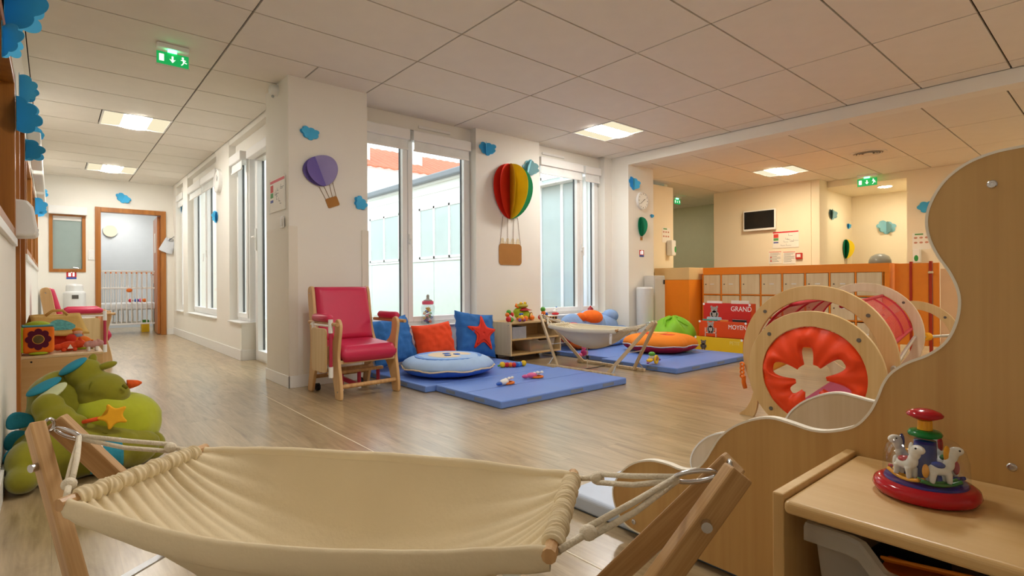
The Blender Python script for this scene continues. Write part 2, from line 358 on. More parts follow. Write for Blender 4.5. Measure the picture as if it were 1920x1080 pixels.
# nursery behind that door
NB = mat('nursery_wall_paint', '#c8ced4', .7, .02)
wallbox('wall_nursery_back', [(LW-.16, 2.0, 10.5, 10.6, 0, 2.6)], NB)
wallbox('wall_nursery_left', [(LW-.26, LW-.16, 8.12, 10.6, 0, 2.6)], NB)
wallbox('wall_nursery_right', [(1.2, 1.3, 8.12, 8.6, 0, 2.6), (1.2, 1.3, 8.6, 10.1, 0, .5), (1.2, 1.3, 8.6, 10.1, 2.35, 2.6), (1.2, 1.3, 10.1, 10.5, 0, 2.6)], W_WALL)
o = sroot('window_6', (1.25, 9.35, .5))
B().box(-.03, .03, -.75, -.69, 0, 1.85).box(-.03, .03, .69, .75, 0, 1.85).box(-.03, .03, -.03, .03, 0, 1.85).box(-.029, .029, -.69, .69, 0, .06).box(-.029, .029, -.69, .69, 1.79, 1.85).obj('frame', W_FRAME, o)
B().box(-.004, .004, -.7, .7, .05, 1.8).obj('pane', GLASS, o)
struct(B().box(LW-.26, 2.0, 8.12, 10.6, 2.5, 2.6).obj('ceiling_nursery', W_WALL))
# corridor window side: parapet, piers and head
CW = .645
wr = wallbox('wall_corridor_right', [(CW, .90, 3.55, 8.0, 0, .42), (CW, .90, 4.08, 4.75, .42, ZC+.1), (CW, .90, 6.70, 7.09, .42, ZC+.1), (CW, .90, 7.74, 8.0, .42, ZC+.1),
    (.72, .90, 2.13, 8.0, 2.40, ZC+.1), (CW+.004, .72, 2.13, 7.99, ZC-.06, ZC+.1)])
for (a, b_) in ((3.52, 4.08), (4.75, 6.70), (7.09, 7.74)):
    B().box(CW-.025, .80, a, b_, .421, .437).obj('sill', W_WHITE, wr, bevel=.004)
def ext_window(n, loc, axis, w_, z0, z1, mull, sash=.055, outer=.035, cord=True, cass=()):
    """aluminium casement window in a local frame: width along local x, inside towards local -y"""
    o = sroot('window_%d' % n, loc, PI/2*axis); H = z1-z0; xs = [0]+list(mull)+[w_]
    B().box(0, outer, -.03, .06, 0, H).box(w_-outer, w_, -.03, .06, 0, H).box(outer, w_-outer, -.0295, .06, 0, outer).box(outer, w_-outer, -.0295, .06, H-outer, H).obj('frame', W_FRAME, o, bevel=.003)
    for i in range(len(xs)-1):
        a = xs[i]+(outer if i == 0 else .003); b_ = xs[i+1]-(outer if i == len(xs)-2 else .003); t = sash
        s_ = B().box(a, a+t, -.045, .03, outer, H-outer).box(b_-t, b_, -.045, .03, outer, H-outer).box(a+t, b_-t, -.045, .03, outer, outer+t).box(a+t, b_-t, -.045, .03, H-outer-t, H-outer).obj('sash', W_FRAME, o, bevel=.004)
        B().box(a+t-.004, b_-t+.004, -.004, .004, outer+t-.004, H-outer-t+.004).obj('pane', GLASS, s_)
        g = B()
        for (p, q) in ((a+t, a+t+.008), (b_-t-.008, b_-t)): g.box(p, q, .005, .026, outer+t, H-outer-t)
        g.obj('gasket', mat('dark_gasket', '#3a3d40', .5), s_)
    for xm in mull:
        B().box(xm+.012, xm+.034, -.06, -.046, H*.42, H*.47).tube([(xm+.023, -.06, H*.445), (xm+.023, -.085, H*.445), (xm+.023, -.085, H*.445-.11)], .008, 8).obj('handle', W_WHITE, o, smooth=False)
    for (a, b_) in cass:
        c = B().box(a, b_, -.128, -.05, H-.11, H-.005).obj('blind_cassette', W_WHITE, o, bevel=.008)
        B().box(a+.02, b_-.02, -.10, -.096, H-.20, H-.11).obj('blind_fabric', mat('blind_cloth', '#eef0ee', .8), c)
        B().box(a+.015, b_-.015, -.107, -.089, H-.215, H-.195).obj('bottom_rail', W_WHITE, c, bevel=.003)
    return o
# local x runs along +Y for axis=1 (rotated a quarter turn: inside points to +X, so use -1 for rooms west of the window)
ext_window(7, (.765, 7.72, .44), -1, .61, 0, 1.96, [], cass=((.03, .58),))
ext_window(8, (.765, 6.69, .44), -1, 1.93, 0, 1.96, [.95], cass=((.04, .94), (.98, 1.88)))
ext_window(9, (.765, 4.07, .44), -1, .52, 0, 1.96, [], cass=((.02, .50),))
dr = sroot('door_3', (.83, 3.53, 0), -PI/2)
wdr = 1.36
B().box(0, .04, -.04, .05, 0, 2.4).box(wdr-.04, wdr, -.04, .05, 0, 2.4).box(.04, wdr-.04, -.0395, .05, 2.36, 2.4).box(.04, wdr-.04, -.0395, .05, 0, .02).obj('frame', W_FRAME, dr, bevel=.003)
for (a, b_) in ((.043, .68), (.684, wdr-.043)):
    s_ = B().box(a, a+.08, -.05, .03, .022, 2.355).box(b_-.08, b_, -.05, .03, .022, 2.355).box(a+.08, b_-.08, -.0495, .03, .022, .12).box(a+.08, b_-.08, -.0495, .03, 2.27, 2.355).obj('leaf', W_FRAME, dr, bevel=.004)
    B().box(a+.077, b_-.077, -.004, .004, .117, 2.273).obj('pane', GLASS, s_)
    B().box(a+.08, a+.088, .005, .027, .12, 2.27).box(b_-.088, b_-.08, .005, .027, .12, 2.27).obj('gasket', mat('dark_gasket', '#3a3d40', .5), s_)
B().box(.075, .105, -.065, -.051, 1.25, 1.5).tube([(.09, -.06, 1.4), (.09, -.1, 1.4), (.19, -.1, 1.4)], .01).obj('handle', W_WHITE, dr)
B().box(.02, wdr-.02, -.14, -.055, 2.29, 2.39).obj('blind_cassette', W_WHITE, dr, bevel=.008)
# pillar
pil = wallbox('pillar', [(.51, 1.21, 1.515, 2.13, 0, ZC+.1)])
GUARD = mat('corner_guard_vinyl', '#ebe4d6', .45, .01)
B().box(.503, .509, 1.508, 2.10, .10, 1.35).box(.503, .58, 1.507, 1.514, .10, 1.35).obj('corner_guard', GUARD, pil, bevel=.002)
B().box(1.15, 1.217, 1.507, 1.514, .10, 1.35).box(1.211, 1.217, 1.514, 1.74, .10, 1.35).obj('corner_guard', GUARD, pil, bevel=.002)
B().box(.62, 1.12, 1.510, 1.5149, .10, .62).obj('wall_protection_panel', GUARD, pil, bevel=.001)
B().box(.498, .5099, 1.503, 2.14, 0, .10).box(.498, 1.222, 1.503, 1.5149, 0, .10).box(1.2101, 1.222, 1.503, 1.75, 0, .10).obj('skirting', W_WHITE, pil, bevel=.003)
# main window wall
WY = 1.757
wm = wallbox('wall_windows', [(1.21, 2.63, WY, 2.02, 0, .415), (2.63, 3.61, WY, 2.02, 0, ZC+.1), (3.61, 4.86, WY, 2.02, 0, .44), (4.86, 5.05, WY, 2.02, 0, ZC+.1),
    (1.21, 2.63, 1.86, 2.02, 2.47, ZC+.1), (3.61, 4.86, 1.86, 2.02, 2.47, ZC+.1), (1.12, 1.25, WY, 2.02, .415, ZC+.1)])
B().box(1.21, 2.628, WY-.02, 1.86, .416, .43).obj('sill', W_WHITE, wm, bevel=.004)
B().box(3.612, 4.858, WY-.02, 1.86, .441, .455).obj('sill', W_WHITE, wm, bevel=.004)
B().box(2.62, 3.63, WY-.012, WY-.0005, 0, .09).box(3.63, 5.0, WY-.012, WY-.0005, 0, .09).obj('skirting', W_WHITE, wm, bevel=.003)
ext_window(10, (1.25, 1.90, .43), 0, 1.375, 0, 2.02, [.57], cass=((.04, .56), (.60, 1.33)))
ext_window(11, (3.63, 1.90, .455), 0, 1.215, 0, 2.00, [.83], cass=((.03, .82), (.86, 1.19)))
for x0, x1, zz in ((1.95, 2.35, 2.55), (3.75, 4.15, 2.55)):
    B().box(x0, x1, 1.845, 1.8595, zz-.05, zz-.02).obj('air_inlet', W_WHITE, wm, bevel=.004)
# pier beside the second window, clock wall, entrance area
wallbox('wall_clock', [(5.01, 5.59, 1.466, 2.02, 0, ZC+.1)])
wallbox('wall_dispenser', [(5.59, 6.80, 1.92, 2.02, 0, 2.42)], W_WARM)
wallbox('wall_hall', [(6.69, 9.6, 4.6, 4.7, 0, 2.5), (6.69, 6.79, 2.02, 4.6, 0, 2.5), (9.5, 9.6, 2.0, 4.6, 0, 2.5), (8.45, 9.6, 1.93, 2.0, 0, 2.5)], mat('hall_paint', '#dfe0c8', .7, .02))
wallbox('wall_television', [(8.25, 8.45, .34, 2.0, 0, ZC2+.1)], W_WARM)
wallbox('wall_alcove', [(8.45, 10.1, .30, .40, 0, ZC2+.1), (10.0, 10.1, -1.1, .30, 0, ZC2+.1), (8.75, 10.1, -.95, -.85, 0, ZC2+.1), (8.6, 8.7, -.85, .30, 2.39, ZC2+.1), (8.27, 8.6, .22, .34, 0, ZC2+.1)], W_WARM)
struct(B().box(8.7, 10.1, -.86, .30, 2.39, 2.45).obj('ceiling_alcove', W_WARM))
wallbox('wall_entrance', [(8.6, 8.75, -5.4, -.85, 0, ZC2+.1)], W_WARM)
wallbox('wall_back', [(LW-.16, 8.75, -5.5, -5.4, 0, ZC+.1)])
b = B().box(5.0105, 5.05, -5.4, 1.7565, ZC2-.012, ZC-.001).box(5.05, 5.2, -5.4, 1.466, ZC2-.012, ZC+.1)
struct(b.obj('trim_beam', W_WALL, bevel=.003))
# baseboards
for nm, q in (('baseboard_left', (LW, LW+.012, -5.4, 1.25, 0, .10)), ('baseboard_corridor', (LW, LW+.012, 2.2, 7.98, 0, .10)),
              ('baseboard_right', (CW-.012, CW-.0005, 3.54, 7.98, 0, .12)), ('baseboard_clock', (5.0, 5.6, 1.454, 1.4655, 0, .10)), ('baseboard_far', (DX1+.035, .64, FW-.012, FW-.0005, 0, .10)),
              ('baseboard_end', (CW, .86, 3.538, 3.5495, 0, .12))):
    struct(B().box(*q).obj(nm, W_WHITE, bevel=.003))
# ================================================================== CEILINGS: dark carrier, single tiles
TILE = mat('ceiling_tile_fibre', '#efe9df', .85, .02, 6, .06, 240)
DARK = mat('ceiling_grid_shadow', '#2b2723', .8)
ce = struct(B().box(LW-.16, 5.05, -5.4, 2.02, ZC+.02, ZC+.1).box(LW-.16, .90, 2.02, 8.1, ZC+.02, ZC+.1).obj('ceiling', DARK))
ce2 = struct(B().box(5.05, 8.75, -5.4, 2.02, ZC2+.02, ZC2+.1).box(5.59, 9.6, 2.02, 4.7, ZC2+.02, ZC2+.1).obj('ceiling_entrance', DARK))
tile_cache = {}
def tile(parent, x0, x1, y0, y1, z, gap=.0065):
    wx = round(x1-x0-2*gap, 3); wy = round(y1-y0-2*gap, 3)
    if wx < .02 or wy < .02: return
    if (wx, wy) not in tile_cache:
        o = B().box(-wx/2, wx/2, -wy/2, wy/2, 0, .019).obj('ceiling_tile', TILE, parent); tile_cache[(wx, wy)] = o.data
    else:
        o = bpy.data.objects.new('ceiling_tile', tile_cache[(wx, wy)]); COL.objects.link(o); o.parent = parent
    o.location = ((x0+x1)/2, (y0+y1)/2, z)
lights_main = [(-.6, 3.6), (-.6, 6.6), (3.6, .6), (1.8, -2.4), (0.0, -1.2), (3.6, -4.2)]  # visible lamps first, then the added ones out of view
def row_cells(x0, x1, lights, y0):
    """cut a run of 1.2 m tiles where a 0.6 m luminaire sits"""
    cuts = [x0, x1]
    for (lx, ly) in lights:
        if abs(ly-y0) < .01:
            for q in (lx, lx+.6):
                if x0+.01 < q < x1-.01: cuts.append(q)
    cuts = sorted(cuts); out = []
    for a, b_ in zip(cuts, cuts[1:]):
        if any(abs(ly-y0) < .01 and abs(a-lx) < .02 and abs(b_-lx-.6) < .02 for lx, ly in lights): continue
        out.append((a, b_))
    return out
# luminaires added for light, unseen around the camera, keep the 0.6 m raster
for j in range(-9, 14):
    y0 = j*.6; y1 = y0+.6
    xs = [LW+.03, 0, 1.2, 2.4, 3.6, 4.8, 5.01] if y0 < 1.75 else [LW+.03, 0, CW]
    ya, yb = max(y0, -5.4), min(y1, 8.0)
    if y0 < WY < y1: # the row that meets the window wall
        for a, b_ in zip(xs, xs[1:]):
            if a >= 1.2: tile(ce, a, b_, y0, 1.86 if a < 3.7 else WY, ZC)
        tile(ce, LW+.03, 0, y0, y1, ZC); tile(ce, 0, CW, y0, y1, ZC); tile(ce, CW, 1.2, y0, y1, ZC); continue
    if y0 < WY and abs(y0-1.8) < .01: pass
    for a, b_ in zip(xs, xs[1:]):
        for (p, q) in row_cells(a, b_, lights_main, y0): tile(ce, p, q, ya, yb, ZC)
lights_ent = [(6.87, .054), (6.87, -3.546)]  # the rear one is an added lamp out of view
for j in range(-9, 8):
    y0 = .054+j*.6; y1 = y0+.6
    xs = [5.2, 6.27, 7.47, 8.25 if y0 > .2 else 8.6] if y0 < 1.8 else [5.2, 6.27, 7.47, 8.67, 9.5]
    for a, b_ in zip(xs, xs[1:]):
        for (p, q) in row_cells(a, b_, lights_ent, y0): tile(ce2, p, q, max(y0, -5.4), min(y1, 4.6), ZC2)
# ================================================================== LUMINAIRES
def emission(name, col, s):
    m = bpy.data.materials.new(name); m.use_nodes = True; nt = m.node_tree; nt.nodes.remove(nt.nodes['Principled BSDF'])
    e = nt.nodes.new('ShaderNodeEmission'); e.inputs[0].default_value = (*col, 1); e.inputs[1].default_value = s
    nt.links.new(e.outputs[0], nt.nodes['Material Output'].inputs[0]); return m
GLOW = emission('luminaire_lens', (1.0, .965, .90), LAMP); GLOWD = emission('downlight_lamp', (1.0, .90, .70), LAMP*2.2); GLOWW = emission('luminaire_lens_warm', (1.0, .87, .62), LAMP*1.3); GLOW2 = emission('luminaire_diffuser', (1.0, .88, .60), LAMP*.016)
def luminaire(x, y, z, label, axis=0, lens=None):
    t = thing('ceiling_light', label, 'ceiling light', (x+.3, y+.3, z), PI/2*axis, 'recessed square ceiling lights')
    B().ring(rrect(-.297, .297, -.297, .297, .004), rrect(-.283, .283, -.283, .283, .004), .016, T(0, 0, -.004)).obj('frame', W_WHITE, t)
    B().grid(lambda u, v: ((u-.5)*.566, (v-.5)*.566, .002+.012*max(0, 1-abs(u-.5)*2)**.6), 12, 1, .002).obj('diffuser', GLOW2, t, smooth=True)
    B().grid(lambda u, v: ((u-.5)*.24, (v-.5)*.55, -.001-.012*math.cos((u-.5)*PI)), 12, 2, .002).obj('lens', lens or GLOW, t, smooth=True)
    return t
luminaire(-.6, 3.6, ZC, 'recessed square ceiling light in the corridor, the nearer of two')
luminaire(-.6, 6.6, ZC, 'recessed square ceiling light in the corridor, the farther of two')
luminaire(3.6, .6, ZC, 'recessed square ceiling light before the second window of the main room', 1)
luminaire(6.87, .054, ZC2, 'recessed square ceiling light over the orange lockers', 1, GLOWW)
luminaire(1.8, -2.4, ZC, 'added unseen ceiling light over the crawl tunnel side', 1)  # unseen lamp added to light the main room
luminaire(3.6, -4.2, ZC, 'added unseen ceiling light in the rear corner of the main room', 1)  # added out of view to fill the room with light
luminaire(0, -1.2, ZC, 'added unseen ceiling light above the camera', 1)  # invented lamp out of frame, lights the foreground
luminaire(6.87, -3.546, ZC2, 'added unseen ceiling light of the entrance area', 1, GLOWW)  # added lamp behind the view, brightens the entrance side
# ================================================================== OUTSIDE: courtyard and buildings
CLAD = mat('white_render', '#eef1ef', .8, .02, 2)
struct(B().box(.92, 5.35, 2.03, 14.0, -.12, -.05).obj('floor_courtyard', mat('courtyard_concrete', '#c9c9c5', .8, .06, 3)))
fac = thing('courtyard_wing', 'white single storey wing with grey gutter across the courtyard', 'building', (5.4, 0, 0))
B().box(0, .15, 2.03, 13.9, -.05, 3.05).obj('wall', CLAD, fac)
B().box(-.10, .30, 2.03, 13.9, 3.05, 3.10).obj('soffit', CLAD, fac)
B().box(-.22, -.09, 2.03, 13.9, 3.08, 3.22).obj('gutter', mat('zinc_gutter', '#7d8388', .5, .05, metal=.2), fac, bevel=.03)
B().box(-.02, .0, 2.1, 13.9, 2.86, 2.89).box(-.035, -.0005, 4.0, 13.9, 1.36, 1.40).obj('ledge', CLAD, fac)
FROST = mat('frosted_green_panel', '#dbe9e6', .35, .02)
for y0 in (4.0, 5.5, 7.0, 8.5, 10.0, 11.5):
    B().box(-.02, -.0005, y0, y0+1.48, .05, 1.35).obj('frosted_panel', FROST, fac, bevel=.003)
OUTG = mat('outdoor_window_pane', '#bccac9', .08, .05, 2)
def fac_window(y0, y1, z0, z1, n):
    f = B()
    f.box(-.03, -.0005, y0, y1, z0, z0+.05).box(-.03, -.0005, y0, y1, z1-.05, z1)
    for i in range(n+1):
        y = y0+(y1-y0-.06)*i/n; f.box(-.03, -.0005, y, y+.06, z0, z1)
    w_ = f.obj('window', W_FRAME, fac)
    for i in range(n):
        y = y0+(y1-y0-.06)*i/n; B().box(-.012, -.001, y+.06, y+(y1-y0-.06)/n, z0+.05, z1-.05).obj('pane', OUTG, w_)
fac_window(8.5, 10.1, 1.42, 2.57, 2); fac_window(5.75, 7.6, 1.42, 2.57, 3); fac_window(10.6, 13.0, 1.42, 2.57, 3); fac_window(2.55, 3.62, .30, 2.66, 2)
rb = thing('neighbouring_building', 'distant white building with red tiled roof and chimneys', 'building', (0, 14, 0))
B().box(-14, 18, 0, 6, -.05, 4.9).obj('wall', CLAD, rb)
def roofp(u, v):
    x = -14.3+u*32.6; y = -.3+v*4.3; z = 4.85+v*1.75
    return (x, y, z+.035*abs(math.sin(x*9)))
B().grid(roofp, 420, 12, .05).obj('roof', mat('red_roof_tiles', '#b0664a', .85, .28, 9, .3, 30), rb)
for (x, y, h_) in ((7.4, 1.0, 7.0), (9.9, 1.6, 6.9), (3.2, 1.5, 7.0), (-2, 1.5, 7.0)):
    B().box(x-.22, x+.22, y-.3, y+.3, 4.9, h_).box(x-.27, x+.27, y-.35, y+.35, h_-.12, h_).obj('chimney', mat('chimney_render', '#e4ddd2', .8, .06), rb)
for x in (-6, -3, 0, 2.4, 4.6):
    f = B().box(x, x+1.1, -.03, -.001, 2.0, 3.6).obj('window', W_FRAME, rb); B().box(x+.08, x+.5, -.04, -.031, 2.08, 3.52).box(x+.58, x+1.02, -.04, -.031, 2.08, 3.52).obj('pane', OUTG, f)
sb = thing('sandbox_cover', 'blue covered sandbox outside the second window', 'sandbox', (4.55, 2.75, -.05))
B().box(-.6, .6, -.45, .45, 0, .42).obj('box', mat('grey_sandbox_plastic', '#b8bcc4', .5), sb, bevel=.02)
B().box(-.63, .63, -.48, .48, .42, .47).obj('cover', mat('blue_tarpaulin', '#4d82d6', .45, .08), sb, bevel=.02)
# ================================================================== PAPER CLOUDS AND BALLOONS ON THE WALLS
BLUES = {'blue': mat('paper_blue', '#4fbdf2', .75, .05), 'deep': mat('paper_deep_blue', '#38a9e2', .75, .05), 'pale': mat('paper_pale_blue', '#8fc9d6', .75, .05), 'slate': mat('paper_slate_blue', '#7ea7ac', .75, .05)}
def cloud_outline(R, seed=0, n=120):
    out = []
    for i in range(n):
        a = 2*PI*i/n; r = R*(1+.26*(abs(math.sin(3.5*a+seed))**.7)-.02)*(.84+.09*math.cos(2*a+seed*2)+.05*math.sin(3*a+seed)); out.append((1.18*r*math.cos(a), .92*r*math.sin(a)))
    return out
def half(outl, sign):
    h_ = [(x*sign, y) for x, y in outl if x*sign >= -1e-6]; h_.sort(key=lambda p: math.atan2(p[1], p[0]))
    lo = h_[0][1]; hi = h_[-1][1]; pts = [(0, lo)]+h_+[(0, hi)]
    return pts if sign > 0 else [(-x, y) for x, y in pts][::-1]
def cloud(p, face, R, label, col='blue', col2=None, open_=.45, tilt=0.0, seed=0.0):
    """face: heading (rad, about z) of the outward wall normal measured from -y"""
    t = thing('paper_cloud', label, 'paper cloud', p, group='blue paper clouds on the walls', rot=(0, 0, face))
    ol = cloud_outline(R, seed); ct, st = math.cos(tilt), math.sin(tilt)
    for s_, ang, c in ((1, .06, col), (-1, .06, col), (1, open_, col2 or col), (-1, open_+.1, col)):
        pts = half(ol, s_); b_ = B().prism(pts, .0016, FY)
        M = T(0, -.003, 0) @ Ry(tilt) @ Rz(-s_*ang)
        b_.v = [M @ v for v in b_.v]; b_.obj('paper_leaf', BLUES[c], t)
    return t
LFT = PI/2        # left wall: normal +x
RGT = -PI/2       # walls that face -x
# pillar and window wall (facing -y)
def P3(v): return (v[0], v[1], v[2])
cloud(P3(ony(580, 250, 1.5145)), 0, .062, 'small blue paper cloud on the pillar above the purple balloon', seed=.4, open_=.3)
cloud(P3(ony(675, 381, 1.5145)), 0, .058, 'tilted blue paper cloud on the pillar edge above the red armchair', seed=1.1, tilt=.4)
cloud(P3(ony(912, 279, 1.7565)), 0, .085, 'blue paper cloud high on the wall left of the big striped balloon', open_=.75, seed=.2)
cloud(P3(ony(993, 315, 1.7565)), 0, .10, 'pale blue paper cloud peeping out behind the big striped balloon', 'pale', 'slate', .6, .35, 2.0)
cloud(P3(ony(1187, 344, 1.4655)), 0, .09, 'blue paper cloud above the wall clock', open_=.5, seed=.9)
cloud(P3(ony(1222, 405, 1.4655)), 0, .03, 'tiny blue paper cloud right of the wall clock', 'deep', open_=.3)
# corridor
cloud(P3(ony(231, 372, 7.995)), 0, .085, 'blue paper cloud over the nursery door', tilt=.4, seed=.3)
cloud((.735, 8.0-.26, ony(337, 391, 7.7).z), LFT*-1, .08, 'blue paper cloud on the far corridor pier', seed=.5, open_=.3)
cloud((CW-.001, 4.72, onx(405, 407, CW).z), RGT, .075, 'blue paper cloud on the corridor pier below the round clock', seed=1.2)
# left wall
def lw(x, y, X=LW): return P3(onx(x, y, X+.0005))
LC = [(5, 8, .135, 'large blue paper cloud at the top left corner of the left wall', 'deep', 'blue', .9), (1, 74, .075, 'blue paper cloud under the large corner cloud on the left wall', 'blue', 'blue', .8),
      (29, 165, .085, 'blue paper cloud at the height of the brown inner window on the left wall', 'blue', 'deep', 1.2), (23, 213, .10, 'blue paper cloud over the brown door on the left wall', 'deep', 'blue', 1.2),
      (50, 248, .09, 'blue paper cloud behind the first blind cassette on the left wall', 'blue', 'blue', 1.2), (41.5, 280, .09, 'blue paper cloud below the first blind cassette on the left wall', 'deep', 'blue', 1.2),
      (62, 386, .10, 'blue paper cloud on the left wall just past the towel dispenser', 'blue', 'deep', 1.2), (71, 400, .10, 'second blue paper cloud past the towel dispenser on the left wall', 'blue', 'blue', 1.2), (79, 421, .10, 'farthest low blue paper cloud on the left wall', 'deep', 'blue', 1.2)]
for i, (x, y, R_, lab, c1, c2, op) in enumerate(LC):
    p = lw(x, y); yy = p[1]
    cloud((p[0]+(.012 if i in (2, 3, 5, 6) else 0.0), min(yy, 7.6), p[2]), LFT, R_, lab, c1, c2, op, seed=i*.7)
# entrance
cloud(P3(ony(1559, 402, .2995)), 0, .10, 'slate blue paper cloud on the alcove side wall', 'slate', 'slate', .4, seed=.3)
cloud(P3(ony(1590, 424, .2995)), 0, .055, 'tiny bright blue paper cloud in the alcove corner', 'deep', 'blue', .4)
cloud(P3(onx(1662, 426, 9.9995)), RGT, .12, 'pale open paper cloud on the alcove back wall', 'pale', 'slate', .8, seed=.8)
cloud(P3(onx(1741, 388, 8.5995)), RGT, .10, 'blue paper cloud behind the tall wavy panel', 'blue', 'deep', .5)
def leaf_profile(a, h_, pear=.25, n=22):
    pts = []
    for i in range(n+1):
        t = PI*i/n; z = -math.cos(t); x = math.sin(t)*(1+pear*z*.6)
        pts.append((x*a, z*h_))
    return pts
def balloon(p, face, a, h_, leaves, label, basket=None, tilt=0.0, strings=True):
    t = thing('paper_balloon', label, 'paper balloon', p, group='paper hot air balloons on the walls', rot=(0, 0, face))
    R_ = Ry(tilt)
    for ang, c in leaves:
        pr = leaf_profile(a, h_); M = T(0, -.004, 0) @ R_ @ Rz(ang)
        b_ = B().prism(pr, .002, FY); b_.v = [M @ v for v in b_.v]; b_.obj('paper_leaf', c, t)
    if basket:
        bz, bw, bh, bm = basket
        b_ = B().prism(rrect(-bw/2, bw/2, bz-bh, bz, bw*.12), .004, FY); b_.v = [R_ @ T(0, -.002, 0) @ v for v in b_.v]; b_.obj('basket', bm, t)
        for x0, x1 in ((-a*.42, -bw*.45), (-a*.15, -bw*.12), (a*.2, bw*.12), (a*.42, bw*.45)):
            s_ = B().tube([R_ @ Vector((x0, -.006, -h_*.93)), R_ @ Vector((x1, -.006, bz-.005))], .0022, 5); s_.obj('string', mat('brown_twine', '#8a6a4a', .8), t)
    return t
PUR, PUR2 = mat('paper_purple', '#7a6bb5', .7, .04), mat('paper_lilac', '#a99fd6', .7, .04)
RED, YEL, GRN, DYEL = mat('paper_red', '#e8331c', .7, .04), mat('paper_yellow', '#ffdb1e', .7, .04), mat('paper_green', '#0f8a5f', .7, .04), mat('paper_golden', '#e3b70b', .7, .04)
CARD = mat('brown_card', '#b07a3c', .8, .06)
balloon(P3(ony(601, 321, 1.5145)), 0, .155, .13, [(PI+.1, PUR), (-.12, PUR), (-.75, PUR2), (PI+.5, PUR)], 'purple paper hot air balloon leaning on the pillar', (-.235, .11, .085, CARD), -.38)
bb = balloon(P3(ony(956, 359, 1.7565)), 0, .27, .325, [(PI+.10, RED), (PI+.45, RED), (-2.05, DYEL), (-1.40, YEL), (-.62, GRN), (-.2, GRN)], 'large red, yellow and green paper balloon between the windows', (-.62, .35, .25, CARD))
ppl = mat('cream_card', '#e8d8b6', .8)
for i in range(4):
    x = -.12+i*.08
    B().prism(circ(x, -.575, .022, 12)+[], .003, FY).prism(rrect(x-.03, x+.03, -.625, -.59, .012), .003, FY).obj('passenger_cutout', ppl, bb, loc=(0, -.001, 0))
balloon(P3(ony(1202, 425, 1.4655)), 0, .085, .135, [(PI+.12, GRN), (-.12, GRN), (-.9, GRN), (PI+.8, GRN)], 'small green paper balloon on the clock wall', (-.15, .05, .04, CARD))
balloon(P3(ony(1585, 467, .2995)), 0, .15, .17, [(PI+.1, GRN), (PI+.7, GRN), (-.15, mat('paper_sun_yellow', '#f2c21a', .7)), (-.8, YEL)], 'green and yellow paper balloon in the alcove', (-.33, .10, .08, CARD))
# ================================================================== SIGNS, DETECTORS, NOTICES
SIGNG = mat('sign_green', '#0a9c4f', .4, .01, emit=.55); SIGNW = mat('sign_white', '#f4fff4', .4, .01, emit=.6); GLED = emission('green_led', (.1, 1, .35), 6)
def exit_sign(p, face, w_, label, rz=0):
    t = thing('exit_sign', label, 'exit sign', p, face, 'green emergency exit signs'); h_ = w_*.44; s_ = w_/.2
    B().box(-w_*.5, w_*.5, -.03, .03, .0, .035).obj('housing', W_WHITE, t, bevel=.006)
    B().box(-w_*.15, w_*.12, -.012, .012, -.022, -.0005).obj('status_lamp', GLED, t)
    B().box(-w_*.5, w_*.5, -.004, .004, -.022-h_, -.022).obj('panel', SIGNG, t)
    z0 = -.022-h_
    m = B().box(-.085*s_, -.055*s_, -.0055, -.0045, z0+.02*s_, z0+.07*s_)
    m.box(-.008*s_, .004*s_, -.0055, -.0045, z0+.04*s_, z0+.066*s_).prism([(-.022*s_, z0+.044*s_), (-.002*s_, z0+.018*s_), (.018*s_, z0+.044*s_), (.006*s_, z0+.040*s_), (-.010*s_, z0+.040*s_)], .001, T(0, -.0045, 0) @ FY)
    m.obj('pictogram', SIGNW, t)
    r = B(); y_ = -.005
    r.prism(circ(.062*s_, z0+.069*s_, .0075*s_, 12), .001, T(0, -.0045, 0) @ FY)
    for a, b_, wd_ in (((.062, .060), (.070, .040), .011), ((.070, .040), (.088, .034), .007), ((.070, .040), (.060, .022), .007), ((.060, .022), (.052, .016), .006), ((.064, .057), (.050, .050), .006), ((.064, .057), (.082, .052), .006)):
        r.bar((a[0]*s_, y_, z0+a[1]*s_), (b_[0]*s_, y_, z0+b_[1]*s_), .001, wd_*s_, (1, 0, 0)) if False else r.prism([(a[0]*s_-(b_[1]-a[1])/max(1e-6, math.hypot(b_[0]-a[0], b_[1]-a[1]))*wd_*s_/2, z0+a[1]*s_+(b_[0]-a[0])/max(1e-6, math.hypot(b_[0]-a[0], b_[1]-a[1]))*wd_*s_/2),
            (a[0]*s_+(b_[1]-a[1])/math.hypot(b_[0]-a[0], b_[1]-a[1])*wd_*s_/2, z0+a[1]*s_-(b_[0]-a[0])/math.hypot(b_[0]-a[0], b_[1]-a[1])*wd_*s_/2),
            (b_[0]*s_+(b_[1]-a[1])/math.hypot(b_[0]-a[0], b_[1]-a[1])*wd_*s_/2, z0+b_[1]*s_-(b_[0]-a[0])/math.hypot(b_[0]-a[0], b_[1]-a[1])*wd_*s_/2),
            (b_[0]*s_-(b_[1]-a[1])/math.hypot(b_[0]-a[0], b_[1]-a[1])*wd_*s_/2, z0+b_[1]*s_+(b_[0]-a[0])/math.hypot(b_[0]-a[0], b_[1]-a[1])*wd_*s_/2)], .001, T(0, -.0045, 0) @ FY)
    r.obj('running_figure', SIGNW, t)
    B().box(-w_*.53, w_*.53, -.0035, .0035, z0-.012, z0-.0005).obj('clear_edge', CLEAR, t)
    return t
exit_sign((-.31, 1.5, ZC-.036), 0, .20, 'green exit sign with running figure hanging from the corridor ceiling')
p = ony(1270, 397, 2.6); exit_sign((p.x, 2.6, 2.49-.036-.0), 0, .2, 'green exit sign in the hall past the dispenser wall')
p = onx(1626, 350, 8.45); exit_sign((8.45, p.y, ZC2-.036), RGT, .26, 'green exit sign before the alcove with the downlight')
